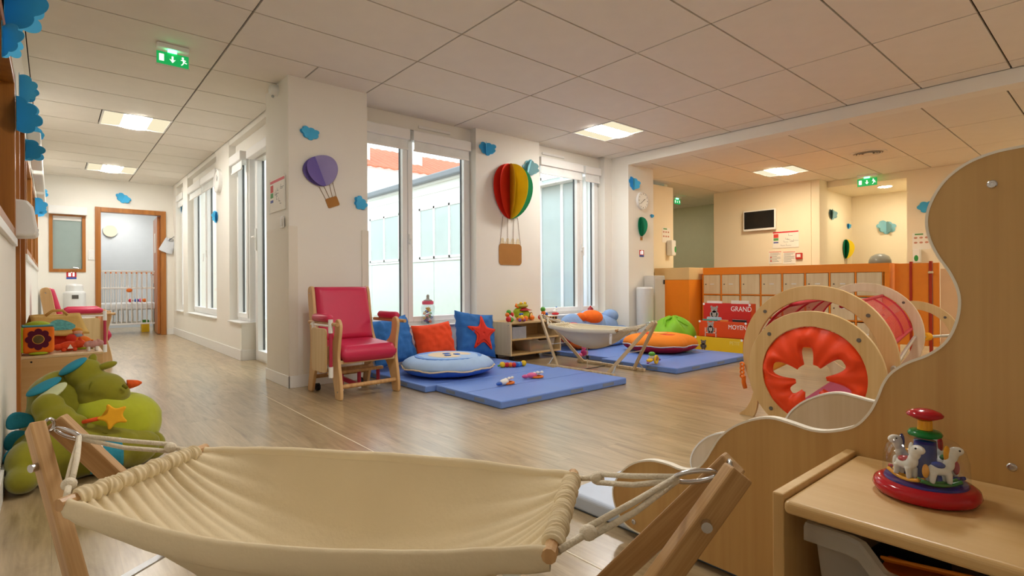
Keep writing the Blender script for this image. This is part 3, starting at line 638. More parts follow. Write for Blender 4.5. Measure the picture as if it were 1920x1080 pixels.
def downlight(p, r, label, s_=8):
    t = thing('downlight', label, 'ceiling light', p, group='round downlights')
    B().lathe([(r, -.006), (r, 0), (r*.8, 0), (r*.8, -.006)], 28).obj('trim_ring', W_WHITE, t)
    B().lathe([(r*.82, -.008), (r*.82, -.0065)], 28).obj('lamp_disc', GLOWD, t); return t
p = onz(1321, 382, 2.5); downlight((8.2, 3.3, 2.489), .09, 'round downlight in the hall behind the dispenser wall')
downlight((9.2, -.42, 2.389), .11, 'round downlight in the alcove behind the exit sign')
sp = thing('ceiling_speaker', 'round white air diffuser set into the entrance ceiling', 'air vent', (6.87, -.85, ZC2))
B().lathe([(.20, -.008), (.20, 0), (.17, 0), (.16, -.008)], 36).obj('rim', TILE, sp, smooth=False)
for r in (.13, .10, .07): B().lathe([(r, -.004), (r+.02, -.010), (r+.018, -.012), (r-.003, -.006)], 30).obj('vane', TILE, sp)
B().lathe([(.05, -.011), (.05, -.004)], 24).obj('cone', TILE, sp)
dt = thing('motion_detector', 'round white motion detector high on the pillar side', 'detector', (.51, 1.79, 2.545))
B().lathe([(.045, 0), (.045, .03), (.04, .06), (.03, .066)], 24, Ry(-PI/2)).obj('housing', W_WHITE, dt, smooth=False)
B().ell((-.04, 0, -.055), (.012, .012, .012)).obj('lens', mat('silver_lens', '#bfc2c4', .2), dt, smooth=True)
def frame_notice(name, label, M, w_, h_, cat, banner='#d8323a', n=9, plan=True):
    """notice on a wall; local x right, z up, -y out of the wall"""
    t = bpy.data.objects.new(name, None); COL.objects.link(t); t.matrix_world = M; tag(t, label, cat)
    B().box(-w_/2, w_/2, -.006, 0, 0, h_).obj('sheet', mat('notice_sheet', '#f3eee4', .6, .02), t)
    B().box(-w_/2+.006, w_/2-.006, -.0068, -.0061, h_-h_*.11, h_-.008).obj('banner', mat('banner_'+banner[1:], banner, .6), t)
    r = random.Random(label); b_ = B()
    if plan:
        for k_ in range(n):
            x0 = r.uniform(-.2, .3)*w_; z0 = r.uniform(.12, .7)*h_; b_.box(x0, x0+r.uniform(.05, .2)*w_, -.0068, -.0061, z0, z0+.004); b_.box(x0, x0+.003, -.0068, -.0061, z0, z0+r.uniform(.05, .15)*h_)
        b_.obj('plan_lines', mat('print_grey', '#6d7076', .7), t)
        c = B().box(-w_*.46, -w_*.27, -.0068, -.0061, h_*.62, h_*.84).obj('legend', mat('print_red', '#d9463c', .7), t)
        B().box(-w_*.46, -w_*.27, -.0069, -.0061, h_*.45, h_*.60).obj('legend', mat('print_green', '#5a9e5b', .7), t)
        B().box(-w_*.46, -w_*.27, -.0069, -.0061, h_*.30, h_*.38).obj('legend', mat('print_blue', '#5560a8', .7), t)
    else:
        for k_ in range(n):
            z0 = h_*(.82-.75*k_/n); b_.box(-w_*.4, w_*r.uniform(.1, .42), -.0068, -.0061, z0, z0+.005)
        b_.obj('text_lines', mat('print_grey', '#6d7076', .7), t)
    return t
MX = lambda p, z: Matrix.Translation((p[0], p[1], z)) @ Rz(RGT)
t = frame_notice('evacuation_plan', 'framed evacuation plan with red banner on the pillar side', T(.5085, 1.79, 1.50) @ Rz(RGT), .40, .285, 'notice')
for y_ in (-.205, .205): B().box(y_-.006, y_+.006, -.012, .002, -.012, .297).obj('holder_rail', CLEAR, t)
q = onx(1449, 466, 8.25); q2 = onx(1498, 431, 8.25)
frame_notice('evacuation_plan', 'evacuation plan with red banner under the television', Matrix.Translation((8.2495, (q.y+q2.y)/2, q.z)) @ Rz(RGT), q.y-q2.y, q2.z-q.z, 'notice')
for (a, b_, lab) in (((1442, 495), (1466, 470), 'white paper notice with red dots under the evacuation plan'), ((1468, 495), (1492, 470), 'white paper notice with fine print left of the fire alarm')):
    q = onx(*a, 8.25); q2 = onx(*b_, 8.25)
    n_ = frame_notice('paper_notice', lab, Matrix.Translation((8.2495, (q.y+q2.y)/2, q.z)) @ Rz(RGT), q.y-q2.y, q2.z-q.z, 'notice', '#e9a58f', 9, False)
    if 'dots' in lab:
        for z in (.05, .11): B().prism(circ(-.07, z, .013, 12), .001, T(0, -.0062, 0) @ FY).obj('red_dot', mat('print_red', '#d9463c', .7), n_)
q = onx(1499, 480, 8.25)
al = thing('fire_alarm', 'red fire alarm call point below the television wall notices', 'alarm', (8.2495, q.y, q.z), RGT)
B().box(-.05, .05, -.035, 0, -.05, .05).obj('case', mat('alarm_red', '#c4302a', .4), al, bevel=.006)
B().box(-.03, .03, -.038, -.0355, -.02, .03).obj('break_plate', W_WHITE, al)
def fire_label(p, face, s_, label):
    t = thing('fire_sign', label, 'sign', p, face, 'small red extinguisher signs')
    B().box(-.05*s_, .05*s_, -.003, 0, -.025*s_, .045*s_).obj('panel', mat('sign_red', '#c8242c', .5), t)
    B().box(-.05*s_, .05*s_, -.003, 0, -.05*s_, -.0255*s_).obj('strip', mat('sign_blue', '#3558a8', .5), t)
    B().box(-.03*s_, -.005*s_, -.004, -.0031, -.015*s_, .03*s_).box(.012*s_, .03*s_, -.004, -.0031, -.015*s_, .035*s_).prism(circ(.0, .036*s_, .006*s_, 10), .001, T(0, -.0031, 0) @ FY).obj('pictogram', SIGNW, t)
fire_label(P3(ony(1203, 475, 1.4655)), 0, 1.0, 'small red extinguisher sign under the green balloon')
fire_label(P3(ony(134, 516, 7.9995)), 0, 1.25, 'small red extinguisher sign under the corridor end window')
def switch(p, face, label, h_=.085):
    t = thing('light_switch', label, 'switch', p, face, 'white wall switches')
    B().box(-.04, .04, -.012, 0, -h_/2, h_/2).obj('plate', W_WHITE, t, bevel=.004)
    B().box(-.02, .02, -.017, -.0122, -h_*.3, h_*.3).obj('rocker', W_WHITE, t, bevel=.002)
switch((.5025, 1.645, 1.39), RGT, 'white switch on the pillar under the evacuation plan', .10)
switch(P3(ony(171, 478, 7.9995)), 0, 'white double switch left of the nursery door', .16)
cl = thing('wall_clock', 'round white clock above the green balloon', 'clock', P3(ony(1203, 377, 1.4655)))
B().lathe([(.125, 0), (.125, .028), (.112, .034), (.110, .026)], 36, Rx(PI/2)).obj('case', W_WHITE, cl, smooth=False)
B().lathe([(.109, .0262), (.109, .0275)], 36, Rx(PI/2)).obj('dial', mat('clock_dial', '#fbfaf5', .5, .005), cl)
tk = B()
for k in range(12): a = k*PI/6; tk.bar((math.sin(a)*.088, -.029, math.cos(a)*.088), (math.sin(a)*.102, -.029, math.cos(a)*.102), .008 if k % 3 == 0 else .004, .002, (0, 1, 0))
tk.obj('hour_marks', BLACK, cl)
B().bar((0, -.030, 0), (.045, -.030, .028), .007, .002, (0, 1, 0)).obj('hour_hand', BLACK, cl)
B().bar((0, -.032, 0), (-.065, -.032, -.045), .005, .002, (0, 1, 0)).obj('minute_hand', BLACK, cl)
p = onx(404, 345, CW)
cl = thing('wall_clock', 'round white clock seen edge-on on a corridor pier', 'clock', (CW-.0005, 4.55, p.z), RGT)
B().lathe([(.15, 0), (.15, .04), (.135, .046), (.13, .03)], 36, Rx(PI/2)).obj('case', W_WHITE, cl)
B().lathe([(.128, .0302), (.128, .032)], 36, Rx(PI/2)).obj('dial', mat('clock_dial', '#fbfaf5', .5, .005), cl)
B().bar((0, -.034, 0), (.05, -.034, .05), .007, .002, (0, 1, 0)).bar((0, -.034, 0), (-.03, -.034, .08), .005, .002, (0, 1, 0)).obj('hands', BLACK, cl)
q = onx(1397, 435, 8.25); q2 = onx(1457, 391, 8.25)
tv = thing('television', 'flat black television with white bezel on the entrance wall', 'television', (8.2495, (q.y+q2.y)/2, q.z), RGT); hw = (q.y-q2.y)/2; hh = q2.z-q.z
B().box(-hw, hw, -.07, -.02, 0, hh).obj('bezel', W_WHITE, tv, bevel=.008)
B().box(-hw+.02, hw-.02, -.0715, -.0702, .035, hh-.02).obj('screen', mat('dark_screen', '#17181b', .25), tv)
B().box(-.12, .12, -.02, 0, hh*.3, hh*.7).obj('bracket', BLACK, tv)
q = ony(1253, 466, 1.92)
ds = thing('soap_dispenser', 'white soap dispenser with green window on the entrance wall', 'dispenser', (q.x, 1.9195, q.z))
B().box(-.06, .06, -.11, 0, -.12, .13).obj('housing', W_WHITE, ds, bevel=.02)
B().prism(circ(.03, -.02, .022, 20, ry=.05), .003, T(0, -.1105, 0) @ FY).obj('level_window', mat('dispenser_green', '#2e9a4a', .4), ds)
def handwash(p, face, label):
    t = thing('hygiene_poster', label, 'notice', p, face)
    B().box(-.11, .11, -.002, 0, -.12, .12).obj('sheet', mat('notice_sheet', '#f3eee4', .6, .02), t)
    B().box(-.08, .02, -.003, -.0021, .09, .11).obj('heading', mat('print_green', '#5a9e5b', .7), t)
    for i in range(3):
        for j in range(2): B().prism(circ(-.07+.065*i, .05-.07*j, .022, 12, ry=.014), .001, T(0, -.0021, 0) @ FY).obj('step_picture', mat('print_skin', '#c98d78', .7), t)
handwash((ony(1249, 441, 1.92).x, 1.9195, ony(1249, 441, 1.92).z), 0, 'hand washing poster above the soap dispenser')
q = onx(1728, 452, 8.6); handwash((8.5995, q.y, q.z), RGT, 'hand washing poster left of the tall wavy panel')
q = onx(1721, 480, 8.6)
ds = thing('soap_dispenser', 'small soap dispenser with green drop beside the tall wavy panel', 'dispenser', (8.5995, q.y, q.z), RGT)
B().box(-.045, .045, -.09, 0, -.10, .10).obj('housing', W_WHITE, ds, bevel=.015)
B().prism(circ(0, -.035, .025, 18, ry=.045), .003, T(0, -.0905, 0) @ FY).obj('level_window', mat('dispenser_green', '#2e9a4a', .4), ds)
# towel dispenser on the left wall
td = thing('towel_dispenser', 'white paper towel dispenser on the left wall', 'dispenser', (LW+.001, 1.13, 1.14), LFT)
B().prism([(0, 0), (-.095, .005), (-.105, .03), (-.085, .17), (-.06, .205), (0, .21)], .26, Matrix(((0, 0, 1, -.13), (1, 0, 0, 0), (0, 1, 0, 0), (0, 0, 0, 1)))).obj('housing', W_WHITE, td, bevel=.012)
B().cyl((-.08, -.1005, .04), (-.08, -.106, .04), .008).obj('lock', STEEL, td)
# papers on a clip beside the nursery door
pc = thing('clipped_papers', 'white papers hanging on a clip beside the nursery door', 'papers', (.60, 7.99, 1.66))
for i, a in enumerate((.30, .40, .48)):
    B().box(-.085, .085, -.03-.006*i, -.028-.006*i, -.24, 0).obj('sheet', mat('clip_paper', '#d9dde4', .7), pc, rot=(0, a, 0))
B().box(-.03, .03, -.055, 0, -.03, .02).obj('clip', STEEL, pc, bevel=.003)
B().tube([(-.04, -.06, -.02), (.05, -.06, .06)], .005, 6).obj('pen', BLACK, pc)
# ================================================================== FABRICS AND PLASTICS
REDV = mat('raspberry_vinyl', '#cf2f56', .38, .05, 5, .05, 30)
BLUEC = mat('blue_cotton', '#2f6fb8', .85, .14, 6, .75, 7)
ORAC = mat('orange_red_cotton', '#ee4a1c', .85, .08, 6, .6, 7)
MATB = mat('blue_mat_vinyl', '#6f92de', .42, .04, 3, .04, 40)
def cp(c, r=.45): return mat('toy_'+c.lstrip('#'), c, r, .05)
tR, tO, tY, tG, tB, tP, tW, tV, tK = (cp(c) for c in ('#d4252c', '#f07a1c', '#f5c81e', '#58a83a', '#2f62c0', '#e86a9c', '#f2efe8', '#7a4aa8', '#202226'))
# ================================================================== NURSING CHAIRS
def nursing_chair(label, loc, rz):
    t = thing('nursing_chair', label, 'armchair', loc, rz, 'raspberry nursing chairs'); D0 = -.285
    ol = spline([(.0, .0), (-.012, .06), (.005, .18), (.03, .30), (.018, .42), (.0, .50), (-.005, .56), (.03, .60), (.075, .58), (.085, .50), (.12, .43), (.19, .39), (.28, .37), (.36, .39), (.415, .48), (.445, .62), (.475, .80), (.505, .845), (.555, .83), (.56, .76), (.535, .58), (.52, .42), (.525, .28), (.55, .12), (.57, .03), (.56, .0), (.50, .0), (.475, .06), (.44, .16), (.37, .235), (.28, .262), (.19, .24), (.125, .16), (.09, .06), (.07, .0)], 4, True)
    for s_, x in ((-1, -.255), (1, .231)):
        b_ = B().prism([(d_+D0, max(z, 0.0)) for d_, z in ol], .026, T(x, 0, 0) @ FX); p = b_.obj('side_panel', wood('beech_ply', '#e0b986', '#cfa26a', 2, .8), t, bevel=.006)
        for (d_, z) in ((.035, .555), (.03, .06), (.52, .79)): B().cyl((x-.002 if s_ < 0 else x+.026, d_+D0, z), (x-.004 if s_ < 0 else x+.03, d_+D0, z), .007, n=10).obj('screw_cap', STEEL, p)
    def cushion(name, w_, l_, th, M, n=20):
        def f(sg):
            def g(u, v):
                a, b_ = u*2-1, v*2-1; e = (1-abs(a)**8)*(1-abs(b_)**8); return (M @ Vector((a*w_/2, b_*l_/2, sg*th*(.36+.14*max(0, e)**.5)*(1 if max(abs(a), abs(b_)) < .999 else .3)+.0015*mnoise.noise((a*3, b_*3, sg*2)))))
            return g
        b_ = B().grid(f(1), n, n); k_ = len(b_.v); b_.grid(lambda u, v: f(-1)(1-u, v), n, n)
        W_ = n+1; rim = [(i, 0) for i in range(n)]+[(n, j) for j in range(n)]+[(i, n) for i in range(n, 0, -1)]+[(0, j) for j in range(n, 0, -1)]
        for q in range(len(rim)):
            a, c = rim[q], rim[(q+1) % len(rim)]; b_.f.append((c[0]*W_+c[1], a[0]*W_+a[1], k_+(n-a[0])*W_+a[1], k_+(n-c[0])*W_+c[1]))
        return b_.obj(name, REDV, t, smooth=True)
    cushion('seat', .45, .45, .13, T(0, -.065, .345) @ Rx(math.radians(3)))
    la = math.radians(76); cushion('backrest', .455, .44, .075, T(0, .155, .625) @ Rx(la))
    B().box(-.24, .24, -.25, .16, .262, .29).obj('seat_frame', BIRCHX, t, bevel=.004)
    for s_ in (-1, 1):
        B().tube([(s_*.285, -.215, .603), (s_*.285, -.19, .605), (s_*.285, .06, .605), (s_*.285, .09, .603)], [.016, .03, .03, .016], 12).obj('armrest', REDV, t, smooth=True)
        B().cyl((s_*.285, -.32, .565), (s_*.285, .17, .565), .014).obj('arm_dowel', BEAM, t, smooth=False)
    B().cyl((-.24, -.255, .095), (.24, -.255, .095), .017).obj('front_rail', BEAM, t)
    B().cyl((-.24, .255, .11), (.24, .255, .11), .017).obj('rear_rail', BEAM, t)
    B().box(-.235, .235, -.07, -.035, .16, .185).obj('glider_rail', BEAM, t, bevel=.004)
    B().box(-.235, .235, .09, .125, .16, .185).obj('glider_rail', BEAM, t, bevel=.004)
    PT = mat('raspberry_tube', '#b8304e', .35)
    B().bar((-.15, .10, .15), (.02, -.06, .05), .03, .03).obj('rocker_link', PT, t)
    for x in (-.12, .03, .20): B().cyl((x, -.04, .16), (x, -.04, .055), .015).obj('rocker_post', PT, t); B().cyl((x, -.04, .055), (x, -.04, .025), .017).obj('post_foot', W_WHITE, t)
    for x in (-.2, .18): B().cyl((x-.012, .22, .03), (x+.012, .22, .03), .03).obj('castor', BLACK, t)
    # folding tray hung outside the left arm
    tr = B().prism(rrect(-.19, .06, .20, .53, .03), .014, T(-.318, 0, 0) @ FX).obj('side_tray', BIRCH, t, bevel=.003)
    B().cyl((-.296, -.23, .57), (-.296, -.23, .19), .013).obj('tray_post', PT, tr); [B().cyl(p_, q_, r_).obj('tray_bracket', W_WHITE, tr) for p_, q_, r_ in (((-.296, -.23, .60), (-.296, -.23, .50), .017), ((-.296, -.23, .25), (-.296, -.23, .17), .017), ((-.30, .06, .57), (-.30, .06, .48), .015))]
    B().cyl((-.30, -.24, .552), (-.30, .10, .552), .009).obj('tray_rail', W_WHITE, tr)
    return t
ch = nursing_chair('raspberry nursing chair with wooden sides in front of the pillar', (.862, 1.06, 0), math.radians(3))
nursing_chair('raspberry nursing chair seen from the side at the left corridor wall', (-.80, 4.22, 0), math.radians(90))
# ================================================================== PLAY MATS
def play_mat(x0, x1, y0, y1, label, h_=.055):
    t = thing('play_mat', label, 'mat', ((x0+x1)/2, (y0+y1)/2, 0), group='blue foam play mats'); a, b_ = (x1-x0)/2, (y1-y0)/2
    B().box(-a, a, -b_, b_, .0005, h_).obj('pad', MATB, t, bevel=.010, seg=3)
    B().box(-a*.99, a*.99, -.003, .003, h_-.001, h_+.0012).obj('fold_seam', mat('mat_seam', '#5a78c0', .5), t)
    TG = mat('grey_mat_label', '#7f8fae', .6)
    for x in (-a*.55, a*.1, a*.65): B().box(x-.07, x+.07, -b_-.0012, -b_-.0001, h_*.3, h_*.75).obj('printed_label', TG, t)
    for y in (-b_*.4, b_*.5): B().box(-a-.0012, -a-.0001, y-.06, y+.06, h_*.3, h_*.75).obj('printed_label', TG, t)
    return t
play_mat(1.34, 2.72, -.24, .58, 'blue foam play mat with the white and pink rattles on it')
play_mat(1.245, 2.66, .585, 1.72, 'blue foam play mat under the round blue cushion')
play_mat(3.46, 4.94, -.255, .66, 'blue foam play mat with the propeller toy near the lockers')
play_mat(3.59, 4.85, .665, 1.72, 'blue foam play mat behind the small hammock')
# ================================================================== PILLOWS AND CUSHIONS
def pillow_mesh(w_, h_, th, n=22, wr=.006, seed=0.0, pull=.08):
    """closed pillow: local x width, z height, y thickness"""
    def side(sg):
        def g(u, v):
            a, b_ = u*2-1, v*2-1
            k_ = max(0, (1-a*a)*(1-b_*b_))**.38
            px = a*w_/2*(1-pull*(1-b_*b_)*abs(a)**2); pz = b_*h_/2*(1-pull*(1-a*a)*abs(b_)**2)
            rim = max(0, 1-k_*1.2)
            f = wr*(mnoise.noise((a*5+seed, b_*5, sg*3+seed))+.9*math.sin(9*math.atan2(b_, a)+seed*3+4*mnoise.noise((a*2+seed, b_*2, 0)))*rim*k_**.5*1.6)
            return (px, sg*(th/2*k_+f*min(1, k_*3)), pz)
        return g
    b_ = B().grid(side(-1), n, n); b_.grid(lambda u, v: side(1)(1-u, v), n, n); return b_
def pillow(name, label, m, w_, h_, th, loc, rot, group=None, **kw):
    t = thing(name, label, 'pillow', loc, rot=rot, group=group)
    pillow_mesh(w_, h_, th, **kw).obj('cushion', m, t, smooth=True); return t
pillow('pillow', 'crumpled plain blue pillow half hidden by the raspberry chair', BLUEC, .47, .46, .20, (1.462, 1.545, .318), (math.radians(-18), math.radians(-6), .12), 'pillows under the window', wr=.022, seed=3)
pillow('pillow', 'orange red pillow leaning between the two blue pillows', ORAC, .462, .38, .19, (1.915, 1.512, .283), (math.radians(-16), math.radians(-3), .05), 'pillows under the window', wr=.016, seed=5.2)
ps = pillow('pillow', 'blue pillow with a red star leaning beside the toy shelf', BLUEC, .51, .48, .19, (2.435, 1.52, .322), (math.radians(-17), math.radians(8), -.02), 'pillows under the window', wr=.018, seed=8.4)
def starpts(r, q=.5, n=5, a0=PI/2): return [((r if k % 2 == 0 else r*q)*math.cos(a0+PI*k/n), (r if k % 2 == 0 else r*q)*math.sin(a0+PI*k/n)) for k in range(2*n)]
def drape_star(r, q, m, name, off, parent):
    pts = spline(starpts(r, q), 4, True); b_ = B(); L = [0, .35, .6, .8, 1.0]; rows = []
    sd = lambda x, z: -(.09*max(0, (1-(x/.26)**2)*(1-(z/.25)**2))**.38+off)
    vs = []; N = len(pts)
    for l in L:
        for (x, z) in pts: vs.append((x*l+.03, sd(x*l+.03, z*l), z*l-.01))
    fs = [(i*N+k_, i*N+(k_+1) % N, (i+1)*N+(k_+1) % N, (i+1)*N+k_) for i in range(len(L)-1) for k_ in range(N)]
    b_.add(vs, fs); o = b_.obj(name, m, parent, smooth=True); sm = o.modifiers.new('thickness', 'SOLIDIFY'); sm.thickness = .006; return o
s1 = drape_star(.20, .46, mat('star_border', '#ee3b1e', .8, .1, 20, .3, 30), 'star_patch', .008, ps)
drape_star(.158, .44, mat('star_centre', '#d8301f', .85, .06), 'star_centre', .013, s1)
def round_cushion(name, label, loc, R, H, cols, petals, amp, cat='cushion', sq=(1, 1), rz=0.0):
    t = thing(name, label, cat, loc, rz); t.scale = (1, 1, 1)
    def prof(z0, z1, n=9, top=True):
        out = []
        for i in range(n+1):
            k_ = i/n
            if top: a = PI/2*k_; out.append((R*(1-.55*(1-math.cos(a))) if i < n else .01, z0+(z1-z0)*math.sin(a)**.8))
            else: a = PI/2*(1-k_); out.append((R*(1-.45*(1-math.cos(a))) if i > 0 else .01, z0+(z1-z0)*(1-math.sin(a))))
        return out
    fo = lambda a, r, z: (r*(1+amp*math.cos(petals*a)*min(1, r/R))*(sq[0]*math.cos(a)**2+sq[1]*math.sin(a)**2)+(.006*math.sin(31*a+r*9))*(r > R*.6), z+.008*mnoise.noise((math.cos(a)*2*r/R, math.sin(a)*2*r/R, 3)))
    B().lathe(prof(.002, H*.42, top=False), 72, fold=fo).obj('underside', cols[1], t, smooth=True)
    B().lathe(prof(H*.42, H, top=True), 72, fold=fo).obj('upper_side', cols[0], t, smooth=True)
    B().tube([(fo(2*PI*k_/72, R, 0)[0]*1.005*math.cos(2*PI*k_/72), fo(2*PI*k_/72, R, 0)[0]*1.005*math.sin(2*PI*k_/72), H*.42+.006*math.sin(8*2*PI*k_/72)) for k_ in range(72)], .007, 6, True).obj('piping', cols[2], t, smooth=True)
    return t
LB1, LB2 = mat('pale_blue_cloth', '#a9c7ee', .8, .06, 6, .2, 18), mat('royal_blue_cloth', '#3f74cf', .8, .06, 6, .2, 18)
CRM = mat('cream_cloth', '#e8d3b4', .85, .05)
rc = round_cushion('round_cushion', 'round pale blue floor cushion with cream piping on the mat', (1.72, .97, .0575), .405, .17, (LB1, LB2, CRM), 10, .012)
def top_patch(parent, outl, z, m, name='applique', th=.012): return B().prism(outl, th, T(0, 0, z)).obj(name, m, parent, bevel=.004)
top_patch(rc, circ(0, 0, .30, 40), .140, mat('mid_blue_cloth', '#6f9ce2', .8, .05), 'blue_centre', .024)
ap = top_patch(rc, spline([(-.17, -.12), (-.02, -.19), (.16, -.12), (.19, .02), (.10, .15), (-.06, .17), (-.18, .05)], 6, True), .1605, CRM, 'cream_applique', .010)
for x, y, w_ in ((-.06, -.08, .05), (.05, -.06, .05), (0, .03, .06)): top_patch(ap, rrect(x-w_/2, x+w_/2, y-.025, y+.025, .008), .171, LB2, 'blue_patch', .006)
OR1 = mat('orange_cloth', '#f58a1d', .8, .06, 6, .2, 18); OR2 = mat('crimson_cloth', '#b5132f', .8, .06, 6, .2, 18); GRP = mat('pale_grey_cloth', '#c9c6c4', .8, .05)
fc = round_cushion('flower_cushion', 'orange flower shaped floor cushion with crimson underside', (4.45, .60, .0575), .40, .21, (OR1, OR2, GRP), 6, .06)
for k in range(6): a = k*PI/3+.2; top_patch(fc, spline([(.14*math.cos(a)+.10*math.cos(a+q), .14*math.sin(a)+.10*math.sin(a+q)) for q in (0, 1.3, 2.6, 3.9, 5.2)], 5, True), .196, mat('red_cloth_patch', '#d8301f', .8, .06), 'petal_patch', .012)
top_patch(fc, circ(0, 0, .09, 24), .2085, mat('peach_cloth', '#f7b25a', .8, .05), 'centre_patch', .008)
def lumpy(parts, voxel=.014, smooth=3):
    b_ = B()
    for c, r in parts: b_.ell(c, r, 20, 14)
    return b_
def remeshed(b_, name, m, parent, voxel=.014, it=4, noise=0.0, nscale=8.0, loc=None, seed=0.0):
    o = b_.obj(name, m, parent, smooth=True, loc=loc); r = o.modifiers.new('remesh', 'REMESH'); r.mode = 'VOXEL'; r.voxel_size = voxel; r.use_smooth_shade = True
    s_ = o.modifiers.new('smooth', 'SMOOTH'); s_.iterations = it; s_.factor = .5
    if noise:
        tx = bpy.data.textures.new(name+'_folds', 'CLOUDS'); tx.noise_scale = nscale; d_ = o.modifiers.new('folds', 'DISPLACE'); d_.texture = tx; d_.strength = noise; d_.mid_level = .5; d_.texture_coords = 'LOCAL'
    return o
GRNB = mat('lime_beanbag_cloth', '#83c522', .6, .10, 5, .7, 6)
gb = thing('bean_bag', 'lime green bean bag in front of the orange cabinet', 'bean bag', (5.165, .885, 0))
b_ = B().lathe([(.02, .0), (.24, .005), (.285, .07), (.295, .16), (.27, .26), (.20, .34), (.11, .39), (.03, .41)], 60, fold=lambda a, r, z: (r*(1+.035*math.sin(7*a+z*14)*(z > .12)+.02*mnoise.noise((math.cos(a)*3, math.sin(a)*3, z*8))), z+(.03*math.sin(5*a+1) if .2 < z < .44 else 0)))
b_.obj('bag', GRNB, gb, smooth=True, sub=1)
B().ell((.02, -.02, .405), (.06, .05, .03)).obj('knot', GRNB, gb, smooth=True)
for k in range(5): a = 1.26*k+.3; B().tube([(.04*math.cos(a), .04*math.sin(a), .405), (.15*math.cos(a+.2), .15*math.sin(a+.2), .375), (.24*math.cos(a+.5), .24*math.sin(a+.5), .31)], [.018, .015, .006], 8).obj('gather_fold', GRNB, gb, smooth=True)
# plush octopus cushion under the second window
oc = thing('plush_cushion', 'large plush cushion with orange, red and blue lumps under the second window', 'cushion', (4.24, 1.43, .0575))
LBL = mat('dusty_blue_plush', '#8aa9d8', .9, .1, 8, .3, 30); ORP = mat('orange_plush', '#f0701c', .9, .1, 8, .3, 30); RDP = mat('red_plush', '#d8281f', .9, .1, 8, .3, 30)
remeshed(lumpy([((.05, .12, .24), (.26, .17, .22)), ((.40, .14, .20), (.2, .15, .19)), ((-.25, .14, .22), (.22, .15, .20))]), 'blue_body', LBL, oc, .016, 4)
B().ell((.02, .06, .36), (.17, .13, .10)).obj('orange_crown', ORP, oc, smooth=True)
B().ell((-.15, .08, .37), (.07, .08, .06)).obj('orange_lump', ORP, oc, smooth=True)
for x, y, z, r, m in ((-.42, -.02, .19, .15, RDP), (-.36, -.08, .10, .13, ORP), (-.26, -.16, .09, .10, ORP), (-.12, -.16, .07, .08, LBL), (.05, -.10, .055, .10, ORP), (.25, -.08, .05, .10, LBL), (.42, -.08, .07, .09, LBL), (.56, .02, .13, .12, LBL), (.47, .12, .36, .10, LBL)):
    B().ell((x, y, z), (r*1.25, r, min(r*.9, z-.002)), 18, 12).obj('plush_lump', m, oc, smooth=True)
# ================================================================== TOY BOTTLE ON THE SILL
bt = thing('toy_bottle', 'giant baby bottle filled with coloured toys on the window sill', 'bottle', (2.03, 1.815, .4305))
B().lathe([(.058, 0), (.070, .008), (.072, .05), (.064, .11), (.074, .17), (.070, .20), (.052, .215), (.049, .215), (.066, .198), (.070, .17), (.060, .11), (.068, .05), (.066, .012), (.01, .008)], 32).obj('bottle', CLEAR, bt, smooth=True)
B().lathe([(.058, .214), (.060, .218), (.060, .246), (.056, .25)], 32).obj('collar', cp('#e8607e'), bt)
B().lathe([(.05, .2505), (.042, .262), (.018, .27), (.014, .285), (.016, .30), (.012, .315), (.004, .32)], 24).obj('teat', mat('grey_teat', '#a8a29c', .4), bt, smooth=True)
rr = random.Random(4)
for k in range(26):
    a = rr.uniform(0, 2*PI); r = rr.uniform(0, .042); z = .022+.0062*k; c = rr.choice((tR, tO, tY, tG, tB, tP, tV)); s_ = rr.uniform(.011, .016)
    B().tube([(r*math.cos(a)+s_*math.cos(q*1.2566), r*math.sin(a)+s_*math.sin(q*1.2566)*.6, z+s_*math.sin(q*1.2566)*.7) for q in range(5)], .0045, 6, True).obj('toy_link', c, bt, smooth=True)
# ================================================================== LOW TOY SHELF
WCH = wood('maple_veneer', '#e6d2ab', '#d8bf92', 2, .8); WCX = wood('maple_veneer_x', '#dcbf8c', '#caa76d', 0, .8)
sh = thing('toy_shelf', 'low open maple toy shelf beside the star pillow', 'shelf', (3.17, 1.545, 0)); a = .388; d0, d1 = -.195, .195
for x in (-a, a-.018): B().box(x, x+.018, d0, d1, .07, .435).obj('side_panel', WCH, sh, bevel=.002)
B().box(-a+.018, a-.018, d0, d1, .417, .435).obj('top_board', WCX, sh, bevel=.002)
B().box(-a+.018, a-.018, d0, d1, .235, .252).obj('middle_board', WCX, sh, bevel=.002)
B().box(-a+.018, a-.018, d0, d1, .07, .088).obj('bottom_board', WCX, sh, bevel=.002)
B().box(-a+.018, a-.018, d1-.01, d1-.001, .088, .417).obj('back_board', WCX, sh)
for x in (-a+.06, a-.06):
    for y in (d0+.05, d1-.05): B().cyl((x, y, .03), (x, y, .07), .012).cyl((x-.014, y, .03), (x+.014, y, .03), .03).obj('castor', BLACK, sh)
for z in (.10, .405): B().cyl((-a-.001, d0+.03, z), (-a-.003, d0+.03, z), .005, n=8).obj('screw', STEEL, sh)
gb_ = thing('storage_box', 'grey fabric storage box on the middle board of the toy shelf', 'box', (2.93, 1.47, .2525))
B().ring(rrect(-.105, .105, -.10, .10, .012), rrect(-.098, .098, -.093, .093, .01), .13, T(0, 0, 0)).box(-.1, .1, -.095, .095, .0, .006).obj('body', mat('grey_felt', '#a9abb2', .9, .06, 20, .2, 60), gb_)
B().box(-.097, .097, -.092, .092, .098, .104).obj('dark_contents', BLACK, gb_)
for z in (.03, .06): B().ell((.108, -.03, z+.02), (.008, .02, .012)).obj('toy_charm', tB if z < .05 else tG, gb_, smooth=True)
